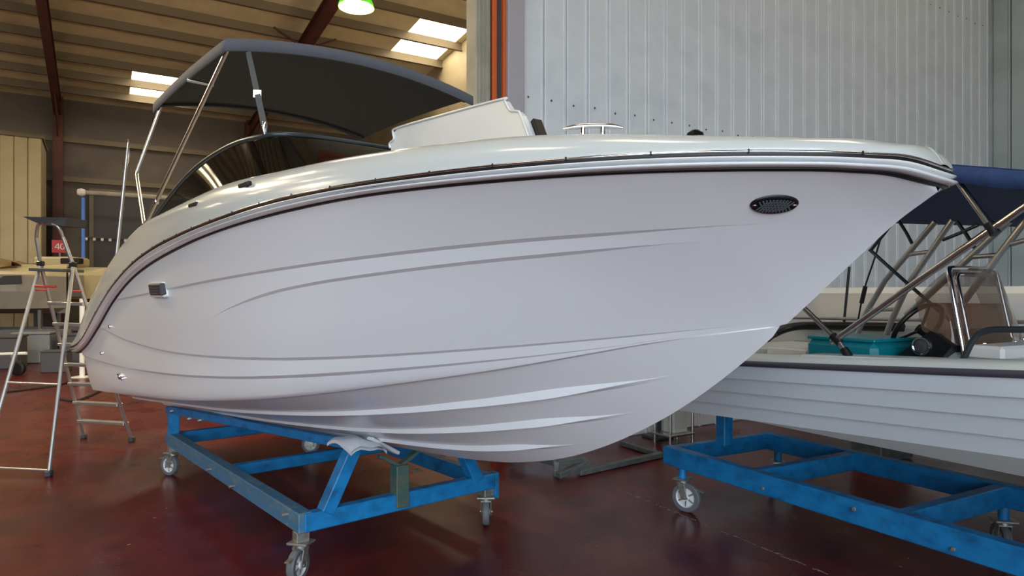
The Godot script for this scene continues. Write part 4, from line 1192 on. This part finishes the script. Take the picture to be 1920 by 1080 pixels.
	g = G.new(); g.tube([Vector3(-0.25, 0.40, 0), Vector3(0.3, 0.42, 0)], 0.03, 8); part("handle", g, M.white, t)
	g = G.new(); g.tube([Vector3(0.0, 0.40, 0), Vector3(0.1, 0.12, 0)], 0.025, 8); part("stem", g, M.trailer, t)
	g = G.new(); g.lathe([[0.0, -0.04], [0.10, -0.04], [0.14, -0.03], [0.14, 0.03], [0.10, 0.04], [0.0, 0.04]], Vector3(0.13, 0.14, 0), Vector3(0, 0, 1), 18); part("wheel", g, M.rubber, t)
	# blue post with a white pipe arm
	p = at(156, 600, 20.5); p.y = 0
	t = thing("jib_post", "slim blue post with a white pipe arm near the back wall", "post", Transform3D(HALL.basis, p))
	g = G.new(); g.beam(Vector3(0, 0, 0), Vector3(0, 4.45, 0), 0.10, 0.10, 0.01); part("post", g, M.pole_blue, t)
	g = G.new(); g.tube([Vector3(-0.05, 4.6, 0), Vector3(1.4, 4.6, 0), Vector3(3.0, 4.6, 0)], 0.07, 10); part("arm", g, M.jamb_grey, t)
	g = G.new(); g.lathe([[0.0, 0.12], [0.09, 0.10], [0.12, 0.0], [0.09, -0.10], [0.0, -0.12]], Vector3(-0.05, 4.6, 0), Vector3(1, 0, 0), 14); part("end_cap", g, M.white, t)
	# rail with white clips
	t = thing("clip_rail", "dark rail with a row of white clips on the back wall", "rail", HALL)
	g = G.new(); g.beam(Vector3(-0.5, 3.54, -28.4), Vector3(2.6, 3.54, -28.4), 0.05, 0.06, 0.01); part("rail", g, M.clutter, t)
	for i in 8:
		g = G.new(); g.box(Vector3(-0.30 + i * 0.24, 3.47, -28.33), Vector3(0.09, 0.10, 0.06), Basis.IDENTITY, 0.02); part("clip", g, M.white, t)
	# red notice
	p = at(112, 462, 21.5)
	t = thing("red_notice", "small red notice board with white figures behind the ladder", "sign", Transform3D(HALL.basis, p))
	g = G.new(); g.box(Vector3.ZERO, Vector3(0.42, 0.40, 0.03), Basis.IDENTITY, 0.005); part("board", g, M.sign, t)
	g = G.new(); g.beam(Vector3(0, -p.y, -0.05), Vector3(0, 0.1, -0.05), 0.06, 0.06, 0.004); part("post", g, M.trailer, t)
	tm = TextMesh.new(); tm.text = "40"; tm.font_size = 24; tm.pixel_size = 0.011; tm.depth = 0.01; tm.font = sf
	txt = part("figures", tm, M.white, t)
	txt.position = Vector3(0, 0, 0.02)

# ---------------------------------------------------------------- building
func roof_y(v: float) -> float: return ROOF_H + 0.1 * (ROOF_V - max(v, 2.0)) - (0.1 * (2.0 - v) if v < 2.0 else 0.0)

func build_hall():
	var g := G.new()
	g.box(Vector3(-5, -0.1, -10), Vector3(44, 0.2, 40), Basis.IDENTITY)
	var fl := structure("floor", g, M.floor, "glossy dark red painted concrete floor", HALL)
	g = G.new()
	g.box(Vector3(-5, -0.16, 22), Vector3(60, 0.2, 24.0), Basis.IDENTITY)
	structure("floor_yard", g, M.kerb, "grey concrete yard outside the workshop door", HALL)
	# paint chips along a joint in the floor
	var rng := RandomNumberGenerator.new()
	rng.seed = 12
	var a := Vector3(0.775, 0.0, -5.48); var b := Vector3(1.754, 0.0, -3.72)
	g = G.new()
	for i in 60:
		var f := rng.randf()
		if f > 0.45 and f < 0.6 and rng.randf() < 0.7: continue
		var p := a.lerp(b, f) + Vector3(rng.randfn(0, 0.006), 0.0006, rng.randfn(0, 0.006))
		g.box(HALL.affine_inverse() * p, Vector3(rng.randf_range(0.003, 0.008), 0.0012, rng.randf_range(0.008, 0.05)), Basis(Vector3.UP, rng.randfn(0, 0.06)))
	for i in 12:
		var p := at(rng.randf_range(60, 1500), rng.randf_range(880, 1075), 1.0)
		var dep: float = 1.55 * 1272.0 / rng.randf_range(330, 520)
		p = Vector3(rng.randf_range(-0.7, 0.6) * dep, 0.0006, -dep)
		g.box(HALL.affine_inverse() * p, Vector3(rng.randf_range(0.004, 0.010), 0.0012, rng.randf_range(0.004, 0.02)), Basis(Vector3.UP, rng.randf() * 3.0))
	var ch := part("paint_chips", g, M.chip, fl)
	ch.set_meta("kind", "stuff")

	# roof: sheets between purlins, rafters
	var roof := structure("ceiling", null, null, "beige insulated roof on steel purlins", HALL)
	var vs := []
	var v := 28.85
	while v > -7.0:
		vs.append(v); v -= 1.4
	for i in vs.size() - 1:
		var v0: float = vs[i]; var v1: float = vs[i + 1]
		g = G.new()
		var y0 := roof_y(v0); var y1 := roof_y(v1)
		var spans := [[-27.0, 17.2]]
		var sky := []
		if i == 1 or i == 2: sky = [[-12.2, -10.6], [-5.6, -4.0], [1.0, 2.5]]
		if i == 6 or i == 7: sky = [[-12.2, -10.6], [-5.6, -4.0], [8.0, 9.6]]
		if i == 10 or i == 11: sky = [[-12.2, -10.6], [-5.6, -4.0], [1.0, 2.5]]
		if i in [18, 19]: sky = [[-5.6, -4.0], [1.0, 2.5], [8.0, 9.6]]
		if sky.size() > 0:
			spans = []
			var u0 := -27.0
			for s in sky:
				spans.append([u0, s[0]]); u0 = s[1]
			spans.append([u0, 17.2])
		for s in spans:
			g.slab([Vector3(s[0], y0, -v0), Vector3(s[1], y0, -v0), Vector3(s[1], y1, -v1), Vector3(s[0], y1, -v1)], Vector3(0, 0.12, 0))
		part("roof_sheet", g, M.roof, roof)
		for s in sky:
			g = G.new()
			g.slab([Vector3(s[0], y0 + 0.02, -v0), Vector3(s[1], y0 + 0.02, -v0), Vector3(s[1], y1 + 0.02, -v1), Vector3(s[0], y1 + 0.02, -v1)], Vector3(0, 0.03, 0))
			part("skylight", g, M.skylight, roof)
			var al := AreaLight3D.new()
			al.name = "skylight_glow"
			al.area_size = Vector2(s[1] - s[0], 1.3)
			al.light_color = Color(1.0, 0.93, 0.80); al.light_energy = 3.5; al.shadow_enabled = true
			al.area_range = 60.0
			add_child(al, true)
			al.global_transform = HALL * Transform3D(Basis(Vector3.RIGHT, -PI / 2), Vector3((s[0] + s[1]) * 0.5, (y0 + y1) * 0.5 - 0.02, -(v0 + v1) * 0.5))
		g = G.new()
		g.box(Vector3(-4.9, y1 - 0.13, -v1), Vector3(44.2, 0.25, 0.06), Basis.IDENTITY)
		g.box(Vector3(-4.9, y1 - 0.25, -v1 + 0.04), Vector3(44.2, 0.02, 0.10), Basis.IDENTITY)
		part("purlin", g, M.purlin, roof)
	for u in [-13.8, -7.5, -1.14, 5.2]:
		g = G.new()
		for seg in [[28.6, 2.0], [2.0, -6.4]]:
			var p0 := Vector3(u, roof_y(seg[0]) - 0.50, -seg[0]); var p1 := Vector3(u, roof_y(seg[1]) - 0.50, -seg[1])
			g.beam(p0, p1, 0.03, 0.44, 0.0)
			g.beam(p0 + Vector3(0, 0.22, 0), p1 + Vector3(0, 0.22, 0), 0.22, 0.03, 0.0)
			g.beam(p0 - Vector3(0, 0.22, 0), p1 - Vector3(0, 0.22, 0), 0.22, 0.03, 0.0)
		g.slab([Vector3(u - 0.015, roof_y(28.6) - 0.7, -28.6), Vector3(u - 0.015, roof_y(26.0) - 0.7, -26.0), Vector3(u - 0.015, roof_y(28.6) - 1.6, -28.6)], Vector3(0.03, 0, 0))
		part("rafter", g, M.red_steel, roof)
		if u > -2.0:
			g = G.new()
			for sx in [-1.0, 1.0]:
				g.beam(Vector3(u, roof_y(20.0) - 0.66, -20.0), Vector3(u + sx * 0.9, roof_y(20.0) - 0.20, -20.0), 0.05, 0.05, 0.0)
				g.beam(Vector3(u, roof_y(14.5) - 0.66, -14.5), Vector3(u + sx * 0.9, roof_y(14.5) - 0.20, -14.5), 0.05, 0.05, 0.0)
			part("fly_brace", g, M.red_steel, roof)

	# back wall with columns and a big dark door
	g = G.new(); g.box(Vector3(-5, 4.5, -28.95), Vector3(44, 9.0, 0.2), Basis.IDENTITY)
	var wb := structure("wall_back", g, M.wall_back, "dark back wall of the hall with steel columns", HALL)
	for u in [-13.8, -7.5, -1.14, 5.2]:
		g = G.new()
		g.box(Vector3(u, 4.2, -28.55), Vector3(0.04, 8.4, 0.42)); g.box(Vector3(u, 4.2, -28.34), Vector3(0.30, 8.4, 0.03)); g.box(Vector3(u, 4.2, -28.78), Vector3(0.30, 8.4, 0.03))
		part("column", g, M.red_steel, wb)
	for y in [2.2, 5.6, 7.0]:
		g = G.new(); g.box(Vector3(-5, y, -28.78), Vector3(44, 0.18, 0.14)); part("girt", g, M.purlin, wb)
	g = G.new(); g.box(Vector3(2.2, 2.6, -28.80), Vector3(4.6, 5.2, 0.06)); 
	var dr := structure("door_1", g, M.clutter, "large dark closed door in the back wall", HALL)
	for e in [[Vector3(-0.15, 2.6, -28.74), Vector3(0.14, 5.2, 0.12)], [Vector3(4.55, 2.6, -28.74), Vector3(0.14, 5.2, 0.12)], [Vector3(2.2, 5.25, -28.74), Vector3(4.84, 0.14, 0.12)]]:
		g = G.new(); g.box(e[0], e[1]); part("door_frame", g, M.purlin, dr)
	# gable end of the rear bay
	g = G.new(); g.box(Vector3(9.9, 5.6, -17.3), Vector3(0.2, 11.4, 23.2), Basis.IDENTITY)
	structure("wall_gable", g, M.beige_wall, "beige gable wall at the end of the rear bay", HALL)
	# left end and front wall with the wide doorway the light comes in by
	g = G.new(); g.box(Vector3(-27.1, 5.6, -11), Vector3(0.2, 11.4, 36), Basis.IDENTITY)
	structure("wall_left", g, M.wall_back, "far left end wall of the hall", HALL)
	g = G.new()
	g.box(Vector3(-22.1, 5.5, 7.0), Vector3(10.2, 11.2, 0.2)); g.box(Vector3(9.4, 5.5, 7.0), Vector3(15.8, 11.2, 0.2)); g.box(Vector3(-7.75, 9.3, 7.0), Vector3(18.5, 3.6, 0.2))
	structure("wall_front", g, M.beige_wall, "front wall with a wide open doorway", HALL)

	# light ribbed wall on the right
	var wr := structure("wall_right", null, null, "pale ribbed metal wall behind the bow", HALL)
	g = G.new(); g.box(Vector3(8.3, 5.4, -WALL_V - 0.10), Vector3(9.6, 10.8, 0.10), Basis.IDENTITY); part("backing", g, M.wall_panel, wr)
	var n := 34
	var pw := (12.93 - 3.54) / n
	g = G.new()
	g.box(Vector3.ZERO, Vector3(pw - 0.012, 10.8, 0.05), Basis.IDENTITY, 0.012)
	g.box(Vector3(pw * 0.5 - 0.03, 0, 0.028), Vector3(0.028, 10.8, 0.016), Basis.IDENTITY, 0.006)
	var pm := g.done()
	for i in n:
		var o := part("panel", pm, M.wall_panel, wr)
		o.position = Vector3(3.54 + pw * (i + 0.5), 5.4, -WALL_V - 0.03)
	g = G.new(); g.lathe([[0.0, 0.008], [0.008, 0.006], [0.012, 0.0]], Vector3.ZERO, Vector3(0, 0, 1), 8)
	var sm := g.done()
	for q in [[3.62, 3.48, 22], [3.62, 6.05, 34]]:
		for i in q[2]:
			var o := part("screw", sm, M.dark_grey, wr)
			o.position = Vector3(q[0] + pw * i, q[1] + 0.01 * sin(i * 2.7), -WALL_V + 0.0)
	# door frame at the wall's near end
	var frame := [[3.01, 3.165, 0.05, "jamb_grey"], [3.165, 3.20, 0.0, "dark_grey"], [3.20, 3.25, 0.03, "orange"], [3.25, 3.325, -0.02, "slate"], [3.325, 3.355, 0.02, "orange"], [3.355, 3.54, 0.06, "jamb"]]
	for q in frame:
		g = G.new(); g.box(Vector3((q[0] + q[1]) * 0.5, 5.4, -WALL_V + q[2] - 0.1), Vector3(q[1] - q[0], 10.8, 0.2), Basis.IDENTITY, 0.008)
		if q[3] == "jamb_grey":
			for e in [0.035, 0.075, 0.115]: g.box(Vector3(3.01 + e, 5.4, -WALL_V + 0.055), Vector3(0.016, 10.8, 0.02), Basis.IDENTITY, 0.004)
		part("jamb_strip", g, M[q[3]], wr)
	# wall closing the right side, ribbed too
	var we := structure("wall_end", null, null, "grey ribbed end wall at the right edge", HALL)
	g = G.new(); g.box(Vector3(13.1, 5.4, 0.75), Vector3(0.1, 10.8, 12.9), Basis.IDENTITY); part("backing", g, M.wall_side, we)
	g = G.new()
	g.box(Vector3.ZERO, Vector3(0.05, 10.8, 0.25), Basis.IDENTITY, 0.01)
	g.box(Vector3(-0.03, 0, 0.12), Vector3(0.03, 10.8, 0.035), Basis.IDENTITY, 0.008)
	var em := g.done()
	for i in 46:
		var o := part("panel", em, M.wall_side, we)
		o.position = Vector3(13.03, 5.4, -WALL_V + 0.16 + i * 0.27)
	# beige cabin at the left, near the back wall
	var pc := structure("wall_cabin", null, null, "pale yellow panelled cabin wall at the left edge", HALL)
	var cu := (HALL.affine_inverse() * at(78, 300, 21.0))
	g = G.new(); g.box(Vector3(cu.x - 3.0, 3.17, cu.z - 1.2), Vector3(6.0, 6.34, 2.2), Basis.IDENTITY); part("core", g, M.beige_wall, pc)
	g = G.new(); g.box(Vector3.ZERO, Vector3(0.33, 6.34, 0.05), Basis.IDENTITY, 0.012)
	var bm := g.done()
	for i in 17:
		var o := part("panel", bm, M.beige_panel, pc)
		o.position = Vector3(cu.x - 0.18 - i * 0.345, 3.17, cu.z - 0.06)
	g = G.new(); g.box(Vector3(cu.x - 3.0, 6.38, cu.z - 1.15), Vector3(6.1, 0.08, 2.4)); part("capping", g, M.purlin, pc)

func lamp(p: Vector3, label: String, energy: float):
	var t := thing("high_bay_lamp", label, "lamp", Transform3D(Basis.IDENTITY, p), "high bay lamps along the rear bay")
	var g := G.new()
	g.lathe([[0.26, 0.0], [0.262, 0.012], [0.25, 0.05], [0.20, 0.17], [0.12, 0.27], [0.07, 0.30]], Vector3.ZERO, Vector3.UP, 32)
	g.lathe([[0.252, 0.004], [0.24, 0.05], [0.19, 0.165], [0.11, 0.26]], Vector3.ZERO, Vector3.UP, 32, 40)
	part("lamp_shade", g, M.lamp_green, t)
	g = G.new(); g.lathe([[0.0, 0.03], [0.10, 0.035], [0.19, 0.06], [0.16, 0.15], [0.0, 0.18]], Vector3.ZERO, Vector3.UP, 24); part("lamp_bulb", g, M.glow, t)
	g = G.new(); g.lathe([[0.07, 0.30], [0.08, 0.32], [0.08, 0.50], [0.0, 0.51]], Vector3.ZERO, Vector3.UP, 16); part("ballast", g, M.dark_grey, t)
	var v := -(HALL.affine_inverse() * p).z
	g = G.new(); g.tube([Vector3(0, 0.5, 0), Vector3(0, roof_y(v) - p.y - 0.1, 0)], 0.012, 8); part("stem", g, M.dark_grey, t)
	var l := OmniLight3D.new()
	l.name = "lamp_light"
	l.omni_range = 60.0; l.omni_attenuation = 2.0; l.light_energy = energy; l.light_color = Color(1.0, 0.90, 0.72)
	l.light_size = 0.15; l.shadow_enabled = true
	t.add_child(l)
	l.position = Vector3(0, -0.12, 0)

func _ready():
	# camera: standing height, lens level, horizon a little under the middle
	var cam := Camera3D.new()
	cam.name = "camera"
	cam.projection = Camera3D.PROJECTION_FRUSTUM
	cam.near = 0.1; cam.far = 200.0
	cam.size = 1080.0 / 1272.0 * 0.1
	cam.frustum_offset = Vector2(0, 10.0 / 1272.0 * 0.1)
	cam.keep_aspect = Camera3D.KEEP_HEIGHT
	add_child(cam)
	cam.position = Vector3(0, 1.55, 0)
	cam.current = true
	var env := Environment.new()
	var sky := Sky.new()
	var sm := ProceduralSkyMaterial.new()
	sm.sky_top_color = c8(204, 218, 232); sm.sky_horizon_color = c8(222, 234, 240)
	sm.ground_bottom_color = c8(120, 118, 114); sm.ground_horizon_color = c8(190, 190, 190)
	sky.sky_material = sm
	env.background_mode = Environment.BG_SKY
	env.sky = sky
	env.background_energy_multiplier = 7.0
	env.tonemap_mode = Environment.TONE_MAPPER_LINEAR
	env.tonemap_exposure = 1.0
	env.sdfgi_enabled = true; env.ssao_enabled = true; env.ssil_enabled = true
	var we := WorldEnvironment.new()
	we.environment = env
	add_child(we)
	make_materials()
	build_hall()
	lamp(at(668, 14, 10.0), "green-shaded high bay lamp hanging above the bimini", 16.0)
	lamp(HALL * (HALL.affine_inverse() * at(668, 14, 10.0) - Vector3(6.3, 0, 0)), "added unseen high bay lamp next along the bay to the left, brightening the roof", 16.0)  # extra lamp out of view, added to brighten the dark roof
	lamp(HALL * (HALL.affine_inverse() * at(668, 14, 10.0) - Vector3(12.6, 0, 0)), "added unseen high bay lamp at the far left of the bay, brightening the roof", 16.0)  # another added lamp, never in view, more fill for the rear bay
	lamp(HALL * (HALL.affine_inverse() * at(668, 14, 10.0) + Vector3(5.2, 0, 0)), "added unseen high bay lamp behind the pale ribbed wall, brightening the rear bay", 16.0)  # added fill lamp, hidden by the ribbed wall
	build_boat()
	build_cradle()
	build_trolley()
	build_skiff()
	build_far_boat()
	build_ladder()
	build_floor_things()
	build_backdrop()
